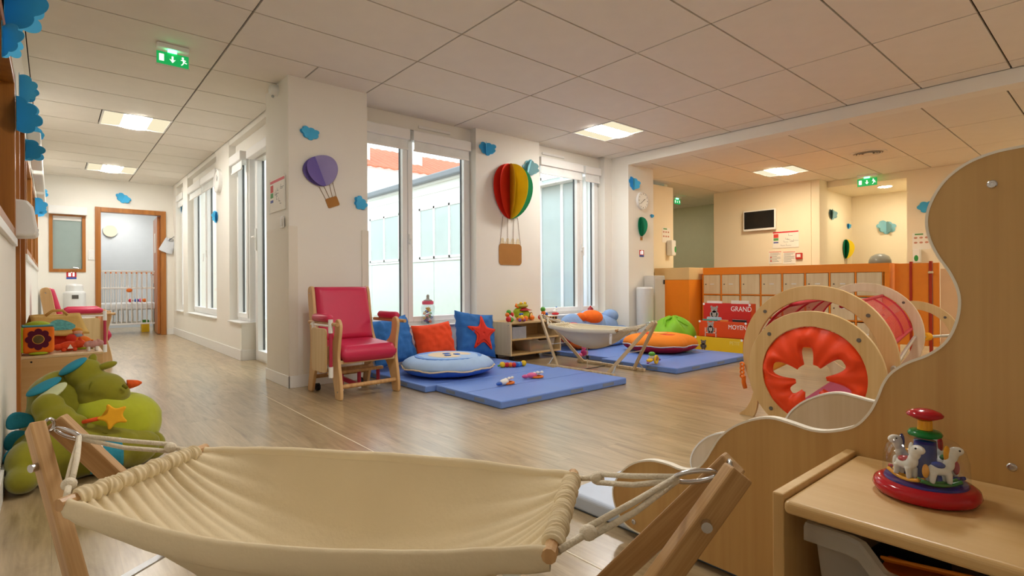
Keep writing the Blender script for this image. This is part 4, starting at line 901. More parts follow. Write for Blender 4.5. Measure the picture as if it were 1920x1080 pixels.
def tote(name, label, loc, w_, d_, h_, rz=0, notch=True):
    t = thing(name, label, 'box', loc, rz)
    def wall_(a0, a1):
        return a0
    def f(u, v):
        k_ = v; per = u*4; q = per % 1; s_ = int(per) % 4; e = .86+.14*k_
        c = [(-1, -1), (1, -1), (1, 1), (-1, 1)]; p0, p1 = c[s_], c[(s_+1) % 4]; x = (p0[0]+(p1[0]-p0[0])*q)*w_/2*e; y = (p0[1]+(p1[1]-p0[1])*q)*d_/2*e; z = h_*k_
        if notch and s_ in (0, 2) and v > .999: z -= h_*.16*max(0, min(1, (.26-abs(q-.5))*9))
        return (x, y, z)
    B().grid(f, 64, 6, .004).obj('wall', MILK, t, smooth=False)
    B().box(-w_*.43, w_*.43, -d_*.43, d_*.43, .0, .004).obj('base', MILK, t)
    rim = [f(k_/64, 1.0) for k_ in range(64)]
    B().tube([(x*1.02, y*1.02, z) for x, y, z in rim], .006, 6, True).obj('rim', MILK, t, smooth=True)
    return t
tt = tote('storage_tub', 'clear plastic tub with coloured toys on the bottom board of the toy shelf', (3.29, 1.52, .0885), .40, .28, .135)
for k in range(14):
    B().ell((-.13+.045*(k % 7), -.07+.09*(k//7), .03+.006*(k % 3)), (.026, .03, .024), 10, 8).obj('toy_piece', (tO, tY, tR, tO, tY, tG, tW)[k % 7], tt, smooth=True)
# toys on that shelf
fg = thing('frog_toy', 'green plush frog toy with open red mouth on the toy shelf', 'soft toy', (3.13, 1.55, .4355), .3)
FG = mat('frog_green_plush', '#a9c22c', .85, .06, 10, .2, 40)
remeshed(lumpy([((0, 0, .065), (.115, .085, .063)), ((-.02, .02, .10), (.095, .07, .05))]), 'body', FG, fg, .008, 3)
B().grid(lambda u, v: ((u-.5)*.19, -.075+.055*v-.02*math.sin(PI*u)*(1-v), .118+.035*v*math.sin(PI*u)), 14, 6, .004).obj('mouth', cp('#a8141c', .6), fg, smooth=True)
B().ell((0, .01, .165), (.092, .07, .028)).obj('upper_jaw', mat('frog_olive', '#b7b04a', .85), fg, smooth=True)
for s_ in (-1, 1):
    e = B().ell((s_*.045, -.01, .195), .018).obj('eye', tY, fg, smooth=True); B().ell((s_*.045, -.026, .197), .006).obj('pupil', tK, e, smooth=True)
    B().ell((s_*.12, -.04, .025), (.05, .04, .022)).obj('foot', tO, fg, smooth=True)
    B().ell((s_*.07, -.085, .03), (.04, .03, .028)).obj('foot', tO, fg, smooth=True)
B().tube([(-.09, 0, .15), (-.13, .01, .17), (-.11, .01, .19)], .012, 8).obj('crest', tO, fg, smooth=True)
B().prism(circ(.055, .06, .035, 20), .004, T(0, -.083, 0) @ FY).obj('belly_ring', cp('#7a2a1c'), fg); B().prism(circ(.055, .06, .027, 20), .004, T(0, -.0855, 0) @ FY).obj('belly_patch', cp('#f0d28a'), fg)
def bead_cluster(name, label, loc, beads, cat='toy'):
    t = thing(name, label, cat, loc)
    for (x, y, z, r, m) in beads: B().ell((x, y, z), r, 14, 10).obj('bead', m, t, smooth=True)
    return t
bead_cluster('bead_toy', 'red and green ball caterpillar toy left of the frog', (2.87, 1.46, .4355), [(-.05, -.03, .032, .031, tR), (-.012, -.035, .026, .026, tG), (.006, -.005, .024, .024, tR), (-.025, .02, .078, .024, tO), (.005, .03, .105, .028, tG), (.04, .02, .078, .026, tR), (.02, .028, .05, .03, tW)])
bead_cluster('bead_toy', 'yellow and violet ball rattle in front of the frog', (2.965, 1.385, .4355), [(0, 0, .045, .034, tY), (-.03, -.012, .02, .02, tV), (.032, -.01, .02, .02, tV), (0, -.035, .03, .016, tO), (-.012, 0, .082, .014, tB), (.014, 0, .082, .014, tB)])
bead_cluster('bead_toy', 'upright green and red ball caterpillar right of the frog', (3.39, 1.47, .4355), [(-.05, 0, .03, .029, tR), (-.01, .02, .028, .026, tG), (.01, .01, .075, .027, tO), (.045, 0, .06, .024, tB), (.012, .02, .118, .03, tG), (.03, -.02, .025, .024, tY)])
bd = thing('bird_toy', 'little white bird in a red boat on the window sill', 'toy', (3.92, 1.80, .4555))
B().lathe([(.028, 0), (.045, .006), (.046, .022), (.034, .028)], 24).obj('boat', tR, bd); B().ell((0, 0, .045), (.034, .026, .024)).obj('body', tW, bd, smooth=True); B().ell((.014, 0, .075), .02).obj('head', tW, bd, smooth=True); B().ell((.018, 0, .098), (.011, .011, .008)).obj('cap', tB, bd, smooth=True)
rb_ = thing('toy_house', 'little red toy house on the window sill', 'toy', (4.60, 1.80, .4555))
B().box(-.032, .032, -.025, .025, 0, .05).obj('block', tR, rb_, bevel=.006); B().prism([(-.036, .05), (.036, .05), (0, .078)], .05, T(0, .025, 0) @ FY).obj('roof', cp('#b01c20'), rb_); B().cyl((0, 0, .076), (0, 0, .095), .01).obj('chimney', tR, rb_); B().box(-.012, .012, -.027, -.0255, .012, .034).obj('window', tW, rb_)
wb = thing('wooden_toy_radio', 'small wooden activity box at the right end of the toy shelf', 'toy', (3.48, 1.42, .4355))
B().box(-.07, .07, -.02, .02, 0, .04).obj('case', BEAM, wb, bevel=.004)
for x in (-.045, 0, .045): B().lathe([(.015, 0), (.015, .006), (.01, .008)], 16, T(x, -.0202, .02) @ Rx(PI/2)).obj('dial', BLACK, wb)
# toys on the mats
ct = thing('caterpillar_toy', 'jointed rainbow caterpillar toy on the blue mat', 'toy', tuple(onz(962, 688, .056)), -.35)
for k, m in enumerate((tY, tR, tR, tO, tR, tB, cp('#4da3e8'), cp('#5b7ad8'), tY)):
    x = -.11+.028*k; B().ell((x, .018*math.sin(k*1.1), .022+(.006 if k in (0, 8) else 0)), .024 if k not in (0, 8) else .028, 14, 10).obj('segment', m, ct, smooth=True)
B().ell((-.145, 0, .02), (.014, .01, .01)).obj('nose', tG, ct, smooth=True)
def rattle(label, loc, cols, rz):
    t = thing('rattle_toy', label, 'toy', loc, rz)
    B().tube([(.05*math.cos(a_*PI/8)+.02, .04*math.sin(a_*PI/8), .012) for a_ in range(16)], .009, 8, True).obj('ring', cols[0], t, smooth=True)
    B().ell((-.03, .0, .026), (.05, .026, .024)).obj('body', cols[1], t, smooth=True); B().ell((-.085, .005, .02), (.034, .02, .016)).obj('tail', cols[2], t, smooth=True)
    for k_ in range(4): B().ell((.0+.02*k_, .01*(-1)**k_, .04+.008*(k_ % 2)), (.016, .012, .012)).obj('tassel', cols[3], t, smooth=True)
rattle('blue and white fabric rattle with orange ring on the blue mat', tuple(onz(950, 721, .056)), (tO, tW, tB, tW), .2)
rattle('pink and white fabric rattle with orange ring on the blue mat', tuple(onz(1003, 709, .056)), (tO, tP, cp('#d65a9a'), tW), -.3)
pl = thing('propeller_toy', 'toy with green cap, yellow ring and pink wings on the mat', 'toy', tuple(onz(1226, 681, .066)), .2)
B().tube([(-.01+.035*math.cos(k_*PI/8), -.03, .04+.035*math.sin(k_*PI/8)) for k_ in range(16)], .011, 8, True).obj('ring', tY, pl, smooth=True)
B().ell((0, .02, .05), (.04, .035, .03)).obj('body', cp('#c8c4c0'), pl, smooth=True); B().ell((0, .02, .09), (.035, .033, .022)).obj('cap', tG, pl, smooth=True)
for s_, m in ((-1, tY), (1, cp('#d8366a'))): B().ell((s_*.075, .01, .036), (.06, .025, .02)).obj('wing', m, pl, smooth=True); B().ell((s_*.14, .0, .02), (.02, .012, .01)).obj('tip', tV, pl, smooth=True)
pf = thing('toy_figure', 'pink toy animal with trailing rings behind the small hammock', 'toy', tuple(onz(1094, 668, .056)), .3)
for x, z, r, m in ((0, .04, (.035, .03, .04), cp('#b8307a')), (.015, .09, (.03, .026, .026), tP), (-.08, .022, (.026, .022, .022), tP), (.085, .028, (.03, .016, .028), cp('#c03a8a'))): B().ell((x, 0, z), r).obj('body_piece', m, pf, smooth=True)
B().ell((.05, 0, .11), .012).obj('flower', tY, pf, smooth=True)
# ================================================================== ENTRANCE: lockers, cabinet, partition
ORM = mat('orange_laminate', '#fa9120', .4, .02); ORD = mat('orange_laminate_edge', '#ef7410', .4, .02)
LW_ = wood('pale_locker_veneer', '#ecdab6', '#dfc79b', 2, .7)
lk = thing('locker_unit', 'orange locker unit with three rows of pale wooden doors', 'lockers', (6.5, .055, 0)); NL = 8; pit = .2905; y0 = 1.165
YE = y0-NL*pit-.06
B().box(0.02, .42, YE, y0, .0, .06).obj('plinth', ORD, lk)
B().box(0.0, .42, YE, y0, .975, 1.08).obj('top_band', ORM, lk, bevel=.003)
B().box(.40, .42, YE, y0, .06, .975).obj('back_panel', ORM, lk)
B().box(0.0, .40, YE, YE+.06, .06, .975).obj('end_panel', ORM, lk)
for k in range(NL+1): B().box(0.0, .40, y0-k*pit-.009, y0-k*pit+.009, .06, .975).obj('divider', ORM, lk)
for z in (.06, .370, .675): B().box(0.001, .40, YE+.06, y0-.009, z, z+.014).obj('shelf_board', ORM, lk)
dm = {}
for r_, z in enumerate((.078, .388, .692)):
    for k in range(NL):
        yy = y0-(k+.5)*pit; hz = .278
        if 'd' not in dm:
            d_ = B().box(.0, .016, -.130, .130, 0, hz).obj('door', LW_, lk, bevel=.002); dm['d'] = d_.data
        else:
            d_ = bpy.data.objects.new('door', dm['d']); COL.objects.link(d_); d_.parent = lk
        d_.location = (-.003, yy, z)
        c_ = B().cyl((-.0005, .095, .14), (-.008, .095, .14), .008, n=10).obj('lock', mat('dark_lock', '#5a5148', .4, metal=.5), d_) if 'k' not in dm else bpy.data.objects.new('lock', dm['k'])
        if 'k' in dm: COL.objects.link(c_); c_.parent = d_
        dm['k'] = c_.data
        if (k, r_) not in ((2, 2), (0, 1), (6, 0)):
            n_ = B().box(-.0016, -.0005, -.035, .025, .135, .150).obj('name_label', W_WHITE, d_) if 'n' not in dm else bpy.data.objects.new('name_label', dm['n'])
            if 'n' in dm: COL.objects.link(n_); n_.parent = d_
            dm['n'] = n_.data
oc_ = thing('orange_cabinet', 'tall orange end cabinet with pale wooden top band beside the lockers', 'cabinet', (6.2, 1.57, 0))
B().box(0, .72, -.298, .298, 0, .903).obj('body', ORM, oc_, bevel=.003)
B().box(-.002, .72, -.30, .30, .904, 1.085).obj('top_band', mat('sand_laminate', '#e6c792', .5, .04, 3), oc_, bevel=.003)
B().box(-.012, -.0005, .20, .27, .78, .86).obj('latch_plate', BLACK, oc_); B().cyl((-.012, .25, .84), (-.03, .25, .84), .012).obj('knob', STEEL, oc_)
pa = thing('cubicle_partition', 'orange partition with dark red posts and a latch right of the lockers', 'partition', (6.6, -1.38, 0))
RP = mat('dark_red_post', '#b8330f', .4)
for (a, b_) in ((.04, .19), (-.135, .02), (-.23, -.175)): B().box(0, .03, a, b_, .12, 1.07).obj('panel', ORM, pa, bevel=.003)
for y in (.03, -.155): B().box(-.015, .045, y-.013, y+.013, 0, 1.09).obj('post', RP, pa, bevel=.003)
B().cyl((-.018, -.155, .96), (-.06, -.155, .96), .014).cyl((-.06, -.155, .96), (-.06, -.19, .96), .012).obj('latch', mat('cream_latch', '#ecd8b0', .4), pa)
pa2 = thing('cubicle_wall', 'peach partition wall between the orange partition and wavy panel', 'partition', (6.62, -2.3, 0))
B().box(0, .03, -1.2, .68, .0, 1.0).obj('panel', mat('peach_laminate', '#efc391', .5, .02), pa2, bevel=.003)
B().box(-.006, .036, .55, .58, .95, .99).obj('hinge', mat('green_hinge', '#7a9a6a', .5), pa2)
al_ = thing('waste_bin', 'white pedal bin with grey dome lid behind the lockers', 'bin', (9.0, -.40, 0))
B().lathe([(.14, 0), (.15, .02), (.15, 1.12), (.155, 1.13)], 28).obj('body', W_WHITE, al_, smooth=False)
B().lathe([(.156, 1.131), (.15, 1.20), (.12, 1.26), (.06, 1.295), (.02, 1.30)], 28).obj('lid', mat('grey_lid', '#8d8f8c', .3), al_, smooth=True)
# grey bins at the clock wall
gb1 = thing('waste_bin', 'silver cylindrical bin standing at the clock wall', 'bin', (5.19, 1.335, 0))
B().lathe([(.112, 0), (.115, .02), (.115, .78), (.105, .80), (.02, .806)], 32).obj('body', mat('satin_grey', '#d6d5d2', .35, .02), gb1)
B().lathe([(.118, .0), (.118, .03)], 32).obj('foot_ring', BLACK, gb1)
gb2 = thing('steel_cabinet', 'narrow grey steel cabinet between silver bin and orange cabinet', 'cabinet', (5.46, 1.33, 0))
B().box(-.13, .13, -.05, .12, .02, .96).obj('body', mat('warm_grey_metal', '#cfc9c0', .4, .02), gb2, bevel=.01)
B().box(-.12, .12, -.056, -.0505, .05, .93).obj('door', mat('warm_grey_metal2', '#d8d2c8', .4, .02), gb2, bevel=.003); B().box(.08, .10, -.07, -.0565, .84, .90).obj('handle', BLACK, gb2)
# ================================================================== BOOK BINS: PETIT, MOYEN, GRAND
bk = thing('book_display', 'stepped book display with red GRAND, orange MOYEN and yellow PETIT fronts', 'book display', (5.10, .225, 0))
BR, BO, BY = mat('bin_red', '#c9231b', .5, .03), mat('bin_orange', '#dd4a10', .5, .03), mat('bin_yellow', '#eec01c', .5, .03)
BEARG, BEARD = mat('bear_grey', '#a79f95', .7, .06), mat('bear_dark', '#6c6058', .7)
def book_front(z0, z1, x0, m, word, tm, tsize):
    f = B().box(x0, x0+.012, -.305, .305, z0, z1).obj('front', m, bk, bevel=.004)
    for y in (-.295, .295): B().cyl((x0-.004, y, z1-.012), (x0-.0005, y, z1-.012), .014, n=12).obj('corner_clip', W_WHITE, f)
    text(word, tsize, tm, f, (x0-.0012, -.19 if word != 'PETIT' else -.21, z1-.065 if word != 'PETIT' else z1-.055), RFX, 'lettering', sx=.86)
    return f
TXW, TXP = mat('lettering_white', '#f4efe6', .6), mat('lettering_pale_yellow', '#f6dc7a', .6)
fR = book_front(.375, .60, .20, BR, 'GRAND', TXW, .085)
fO = book_front(.19, .385, .10, BO, 'MOYEN', TXW, .075)
fY = book_front(.0, .195, .0, BY, 'PETIT', TXP, .06)
B().box(.012, .32, .293, .305, 0, .19).box(.112, .32, .293, .305, .19, .38).box(.212, .32, .293, .305, .38, .6).obj('side', BO, bk); B().box(.012, .32, -.305, -.293, 0, .19).box(.112, .32, -.305, -.293, .19, .38).box(.212, .32, -.305, -.293, .38, .6).obj('side', BO, bk)
B().box(.32, .332, -.305, .305, 0, .6).obj('back', BR, bk)
def bear(par, x, y, z, s_, dress, stripe):
    g = B()
    def disc(cy, cz, r, ry=None, dx=0): g.prism(circ(cy, cz, r, 20, ry=ry), .0015, T(x-.0017-dx, 0, 0) @ FX)
    disc(y, z+.095*s_, .042*s_, .036*s_); disc(y-.035*s_, z+.128*s_, .014*s_); disc(y+.035*s_, z+.128*s_, .014*s_); disc(y, z+.04*s_, .04*s_, .045*s_); disc(y-.04*s_, z+.04*s_, .016*s_, .03*s_); disc(y+.04*s_, z+.04*s_, .016*s_, .03*s_); disc(y-.02*s_, z+.0*s_, .016*s_, .02*s_); disc(y+.02*s_, z+.0*s_, .016*s_, .02*s_)
    o = g.obj('bear_print', dress, par)
    h_ = B()
    for cy, cz, r in ((y-.016*s_, z+.102*s_, .004*s_), (y+.016*s_, z+.102*s_, .004*s_), (y, z+.088*s_, .009*s_)): h_.prism(circ(cy, cz, r, 12), .001, T(x-.0032, 0, 0) @ FX)
    h_.obj('bear_face', BEARD, o); return o
b1 = bear(fR, .20, .155, .42, 1.05, BEARG, True); B().prism(rrect(.155-.10, .155+.10, .388, .43, .02), .001, T(.20-.0034, 0, 0) @ FX).obj('jumper_print', mat('pale_blue_print', '#b9c8d2', .7), b1)
b2 = bear(fO, .10, .15, .245, .95, BEARG, True)
chp = B()
for q in ((.075, .085, .19, .30), (.215, .225, .19, .30), (.075, .225, .235, .245)): chp.box(.0983, .0995, *q)
chp.obj('chair_print', mat('pale_print', '#e8d8c8', .7), b2)
bear(fY, .0, .19, .05, .75, BEARD, True)
rr = random.Random(9); cols = [cp(c, .6) for c in ('#f2efe8', '#e9e4d6', '#3fa08a', '#e88a2a', '#262626', '#c8d4e0', '#d04040')]
def book(label, x, y, w_, z0, z1, m, tilt=0.0):
    t = thing('picture_book', label, 'book', (5.10+x, .225+y, z0), group='picture books in the book display', rot=(0, tilt, 0))
    B().box(0, .012, -w_/2, w_/2, 0, z1-z0).obj('cover', m, t); B().box(.0015, .0105, -w_/2+.003, w_/2+.0008, .0005, z1-z0+.0008).obj('pages', W_WHITE, t)
book('white picture book at the left of the red GRAND bin', .25, .18, .20, .40, .625, cols[0]); book('cream picture book at the right of the red GRAND bin', .25, -.15, .22, .40, .635, cols[1])
book('teal picture book in the orange MOYEN bin', .15, .19, .19, .2, .40, cols[2]); book('orange picture book in the orange MOYEN bin', .15, 0, .10, .2, .40, cols[3]); book('black and white picture book in the orange MOYEN bin', .15, -.19, .17, .2, .41, cols[4])
# ================================================================== CRAWL TUNNEL
TW = wood('tunnel_birch_ply', '#dcbb84', '#cda76c', 2, .8); TWE = wood('tunnel_ply_pink', '#ecd6b6', '#dfc39c', 2, .8)
def arch(parent, X, Yc, R, zc, wd, m, name='arch', feet=True):
    n = 64; out = []; inn = []
    ri = R-wd
    for k_ in range(n):
        a = -PI/2+2*PI*k_/n
        x, z = R*math.cos(a), zc+R*math.sin(a)
        if z < .06: z = max(0.001, z*.2); x *= 1.06
        xi, zi = ri*math.cos(a), zc+ri*math.sin(a); zi = max(zi, .05)
        out.append((Yc+x, z)); inn.append((Yc+xi, zi))
    o = B().ring(out, inn, .024, T(X, 0, 0) @ FX).obj(name, m, parent, bevel=.003)
    for a in (.75, 2.4, 3.9, 5.5): 
        q = (R-wd*.5); B().cyl((X-.003, Yc+q*math.cos(a), max(.03, zc+q*math.sin(a))), (X-.0005, Yc+q*math.cos(a), max(.03, zc+q*math.sin(a))), .011, n=12).obj('bolt', mat('bolt_grey', '#6f6c68', .4, metal=.6), o)
    return o
tn = thing('crawl_tunnel', 'wooden crawl tunnel with round arches, red net and orange entrance', 'play tunnel', (2.0, -1.8, 0))
def arch_l(X, Y, *a, **k_): return arch(tn, X-2.0, Y+1.8, *a, **k_)
a1 = arch_l(2.15, -1.915, .350, .352, .085, TW)
a2 = arch_l(2.42, -1.825, .425, .415, .085, TW)
a3 = arch_l(4.45, -1.49, .44, .41, .075, TWE)
a4 = arch_l(4.86, -1.76, .345, .34, .075, TW)
for (yy, sgn) in ((-1.915+.30, 1),):
    B().prism(spline([(.05, .0), (.14, .0), (.10, .04), (.065, .10), (.045, .16), (.02, .12)], 4, True), .024, T(.42, .285, 0) @ FX).obj('foot', TW, a2)
# orange fabric entrance with branching opening
ORF = mat('orange_red_vinyl', '#ee4410', .45, .06, 5, .1, 12)
def blob_r(a):
    """opening with rounded fingers"""
    k_ = 0.0
    for c, wd, r in ((.22, .34, .205), (1.46, .30, .175), (2.58, .30, .195), (3.44, .29, .205), (4.6, .5, .15), (5.6, .3, .13)):
        d_ = abs((a-c+PI) % (2*PI)-PI); k_ = max(k_, r*math.exp(-(d_/wd)**4))
    return max(.08, k_)
N_ = 180; outp = [(-.115+.268*math.cos(2*PI*i/N_), .345+.268*math.sin(2*PI*i/N_)) for i in range(N_)]; inp = [(-.105+blob_r(2*PI*i/N_)*math.cos(2*PI*i/N_), .33+blob_r(2*PI*i/N_)*math.sin(2*PI*i/N_)) for i in range(N_)]
def fab(u, v):
    i = int(round(u*N_)) % N_; k_ = .5-.5*math.cos(PI*v); x = outp[i][0]*(1-v)+inp[i][0]*v; z = outp[i][1]*(1-v)+inp[i][1]*v
    return (.162-.030*math.sin(PI*min(1, v*1.0))-.003*math.sin(u*2*PI*17+2*v), x, z)
b_ = B().grid(fab, N_, 8); b_.grid(lambda u, v: tuple(Vector(fab(1-u, v))+Vector((.035*math.sin(PI*v)+.002, 0, 0))), N_, 8)
b_.obj('fabric_entrance', ORF, a1, smooth=True)
# nets, rails and panels between the arches
NET = bpy.data.materials.new('red_net'); NET.use_nodes = True; nt = NET.node_tree; pb = nt.nodes['Principled BSDF']; pb.inputs['Base Color'].default_value = (*srgb('#d21f35'), 1); pb.inputs['Roughness'].default_value = .7
tc = nt.nodes.new('ShaderNodeTexCoord'); ck = nt.nodes.new('ShaderNodeTexBrick'); ck.inputs['Scale'].default_value = 90; ck.inputs['Mortar Size'].default_value = .22; ck.inputs['Brick Width'].default_value = .9; ck.inputs['Row Height'].default_value = .9; ck.offset = 0
nt.links.new(tc.outputs['UV'], ck.inputs['Vector']); tr_ = nt.nodes.new('ShaderNodeBsdfTransparent'); mx_ = nt.nodes.new('ShaderNodeMixShader'); nt.links.new(ck.outputs['Fac'], mx_.inputs[0]); nt.links.new(tr_.outputs[0], mx_.inputs[1]); nt.links.new(pb.outputs[0], mx_.inputs[2]); nt.links.new(mx_.outputs[0], nt.nodes['Material Output'].inputs[0])
def tun(u, a, r0=.335, r1=.355): 
    x = .455+u*(4.44-2.455); yc = (-1.825+1.8)*(1-u)+(-1.49+1.8)*u; r = r0*(1-u)+r1*u
    return (x, yc+r*math.cos(a), .415+r*math.sin(a))
def netobj(a0, a1_, name):
    b_ = B().grid(lambda u, v: tun(u, a0+(a1_-a0)*v), 24, 14); o = b_.obj(name, NET, tn, smooth=True); me = o.data; uv = me.uv_layers.new(name='UVMap')
    for lp in me.loops:
        i = lp.vertex_index; uv.data[lp.index].uv = ((i//15)/24*1.9, (i % 15)/14*(a1_-a0)*.4)
    return o
netobj(.12, 1.15, 'net'); netobj(2.0, 3.0, 'net')
RB = mat('red_webbing', '#c01530', .6)
for a in (.12, 1.15, 2.0, 3.0):
    B().tube([tun(k_/12, a) for k_ in range(13)], .013, 8).obj('net_binding', RB, tn, smooth=True)
for u in (.02, .33, .66, .98):
    B().tube([tun(u, .12+1.03*k_/12) for k_ in range(13)], .008, 6).obj('net_binding', RB, tn, smooth=True); B().tube([tun(u, 2.0+1.0*k_/12) for k_ in range(13)], .008, 6).obj('net_binding', RB, tn, smooth=True)
YP = mat('yellow_vinyl', '#f6ae1c', .5, .04)
B().grid(lambda u, v: tun(.03+.45*u, -.45+.40*v, .33, .35), 10, 8, .006).obj('yellow_side', YP, tn, smooth=True)
B().grid(lambda u, v: (.16+u*4.2/2, -.30+.42*v+.30*u, .052+.01*math.sin(PI*v)), 16, 6, .03).obj('tunnel_floor', mat('magenta_vinyl', '#a8175a', .5, .05), tn, smooth=True)
for z_, y_ in ((.40, -.385),):
    B().cyl((.36, y_-.05, z_), (2.5, y_+.33, z_), .012).obj('rail', ALU, tn)
B().cyl((2.46, -.10, .40), (2.89, -.28, .40), .012).obj('rail', ALU, tn)
for k_ in range(3): B().lathe([(.03, 0), (.034, .006), (.03, .012)], 16, T(2.50+.02*k_, -.12-.006*k_, .40) @ Ry(PI/2)).obj('rail_knob', YP, tn)
for k_ in range(4): B().tube([(.40+.0*k_, .395+.012*math.cos(q*PI/4), .33-.025*k_+.012*math.sin(q*PI/4)) for q in range(8)], .006, 6, True).obj('orange_lacing', tO, tn, smooth=True)
B().tube([(.43, .40, .25), (.44, .405, .21), (.45, .40, .17)], .014, 8).obj('orange_cord', tO, tn, smooth=True)
# ================================================================== BABY HAMMOCKS
CANV = mat('natural_canvas', '#e8d8b6', .9, .05, 5, .12, 90); CANVL = mat('natural_canvas_pale', '#e9dfc6', .9, .05, 5, .12, 90); ROPE = mat('cotton_rope', '#e9dfca', .9, .08, 60, .4, 200)
def hammock(label, loc, rz, L, za, canv, legw, big):
    t = thing('baby_hammock', label, 'hammock', loc, rz, 'baby hammocks'); zb = za-.08; xb = .445; ya, yb = -.172, .128; yc = (ya+yb)/2
    P_ = wood('hammock_ash', '#d0a873', '#b08550', 2, 2.2, .5, .1) if big else wood('hammock_pale_ash', '#e6d3b2', '#cbb085', 2, 2.2, .5, .1)
    def leg(p, q, name):
        p, q = Vector(p), Vector(q); d_ = (q-p); ln = d_.length; M = d_.to_track_quat('Z', 'Y').to_matrix().to_4x4(); o = B().box(-legw*.33, legw*.33, -legw/2, legw/2, 0, ln).obj(name, P_, t, bevel=.004); M.translation = p; o.matrix_local = M; return o
    for s_ in (-1, 1):
        ap_ = (s_*L/2, .0, za)
        for y_, off in ((-.17, -.022), (.23, .022)):
            f_ = Vector((s_*(L/2-.40), y_, .012)); a_ = Vector((s_*(L/2+.005), off, za+.004)); leg(f_, a_, 'leg')
            mid = f_.lerp(a_, .86); B().cyl(mid+Vector((0, -.03 if y_ < 0 else .012, 0)), mid+Vector((0, -.012 if y_ < 0 else .03, 0)), legw*.2, n=12).obj('bolt', STEEL, t)
        l0 = Vector((s_*(L/2-.40), -.17, .012)).lerp(Vector((s_*(L/2), -.022, za)), .42); l1 = Vector((s_*(L/2-.40), .23, .012)).lerp(Vector((s_*(L/2), .022, za)), .42)
        B().bar(l0, l1, .022, .004).obj('spreader_plate', ALU, t)
        hk = Vector((s_*(L/2-.025), 0, za-.01)); B().tube([hk+Vector((-s_*(.022-.022*math.cos(k_*PI/7))*1.6+0, .008*math.sin(k_*PI/7), -.012*math.sin(k_*PI/7)-.006*(1-math.cos(k_*PI/7)))) for k_ in range(14)], .0042, 8, True).obj('carabiner', STEEL, t, smooth=True)
        B().tube([Vector((s_*(L/2-.005), .012*math.cos(k_*PI/5), za+.0+.014*math.sin(k_*PI/5))) for k_ in range(10)], .004, 6, True).obj('eye_ring', STEEL, t, smooth=True)
        hc = hk+Vector((-s_*.065, 0, -.012))
        for y_ in (ya, yb):
            e = Vector((s_*(xb+.012), y_, zb)); m_ = hc.lerp(e, .78)
            for o_ in (-.006, .006): B().tube([hc+Vector((0, 0, o_*.5)), hc.lerp(e, .4)+Vector((0, o_, o_-.004)), m_+Vector((0, o_, o_))], .0052, 8).obj('rope', ROPE, t, smooth=True)
            B().ell(m_, (.014, .013, .012), 12, 8).obj('knot', ROPE, t, smooth=True); B().tube([m_, e], .0055, 8).obj('rope', ROPE, t, smooth=True)
        # sleeve gathered on the stick
        N2 = 260; pts = [(s_*xb+.0012*math.sin(k_*.23), ya+.012+(yb-ya-.024)*k_/N2, zb+.0012*math.sin(k_*.17)) for k_ in range(N2+1)]
        B().tube(pts, [.0165+.0016*math.sin(k_*2*PI/7.3+.9*math.sin(k_*.11))+.0012*math.sin(k_*.13) for k_ in range(N2+1)], 14).obj('gathered_sleeve', canv, t, smooth=True)
        B().cyl((s_*xb, ya-.022, zb), (s_*xb, yb+.022, zb), .0115, n=10).obj('stick', BEAM, t)
    def edge(u, v):
        """canvas sheet"""
        w_ = .5*(yb-ya)+.055*math.sin(PI*u); q = 2*v-1; x = -xb+2*xb*u; y_ = yc+w_*q*(1+.06*math.sin(PI*u)*abs(q)**6)
        s1 = math.sin(PI*u)
        dip = (.20*s1**.75)*(1-abs(q)**2.6)
        e1 = (math.exp(-u*9)+math.exp(-(1-u)*9))*(1-abs(q)**8); e2 = (math.exp(-u*4.2)+math.exp(-(1-u)*4.2))*(1-q*q); pl_ = .0075*(abs(math.sin(PI*v*13+.8*math.sin(v*9)))*2-1)*e1+.010*(abs(math.sin(PI*v*6+.5*math.sin(v*7)+u))**.8-.5)*e2
        return (x, y_, zb-.012*s1-dip+pl_+.0025*mnoise.noise((u*6, v*5, 1.3)))
    B().grid(edge, 90, 130, .0022).obj('canvas', canv, t, smooth=True)
    for v, nm in ((0.0, 'hem'), (1.0, 'hem')):
        def hm(u, q):
            c_ = Vector(edge(u, v)); k_ = 2*PI*q; r_ = .017+.003*math.sin(PI*u); wv = .0016*math.sin(u*70+3*math.sin(k_))*(math.exp(-u*9)+math.exp(-(1-u)*9))
            return c_+Vector((0, (.011+wv)*math.cos(k_)+(-.008 if v < .5 else .008), (r_*1.15+wv)*math.sin(k_)-.010))
        B().grid(hm, 80, 14).obj(nm, canv, t, smooth=True)
    tg = B().grid(lambda u, v: (xb-.07-.004*v+.028*u, ya-.019-.004*math.sin(v*2), zb-.03-.10*v+.004*math.sin(u*3)), 6, 10, .001).obj('care_label', mat('label_cloth', '#efece2', .8), t)
    b_ = B()
    for k_ in range(9): b_.box(xb-.064, xb-.050-.004*(k_ % 3), ya-.0222, ya-.0212, zb-.048-.008*k_, zb-.046-.008*k_)
    b_.obj('label_print', mat('label_ink', '#4a4a52', .8), tg)
    B().box(-.062, -.045, -.24, -.236, 0, 0.001).obj('seam_mark', canv, tg) if False else None
    for y_ in (-.20, .26):
        B().box(-(L/2-.29), (L/2-.29), y_-.016, y_+.016, .0005, .030).obj('base_rail', P_ if not big else P_, t, bevel=.004)
        for s_ in (-1, 1):
            f_ = Vector((s_*(L/2-.40), -.17 if y_ < 0 else .23, .012)).lerp(Vector((s_*L/2, 0, za)), .2)
            B().bar((s_*(L/2-.31), y_, .03), (f_.x, f_.y, f_.z), .016, .003).obj('rail_strut', ALU, t)
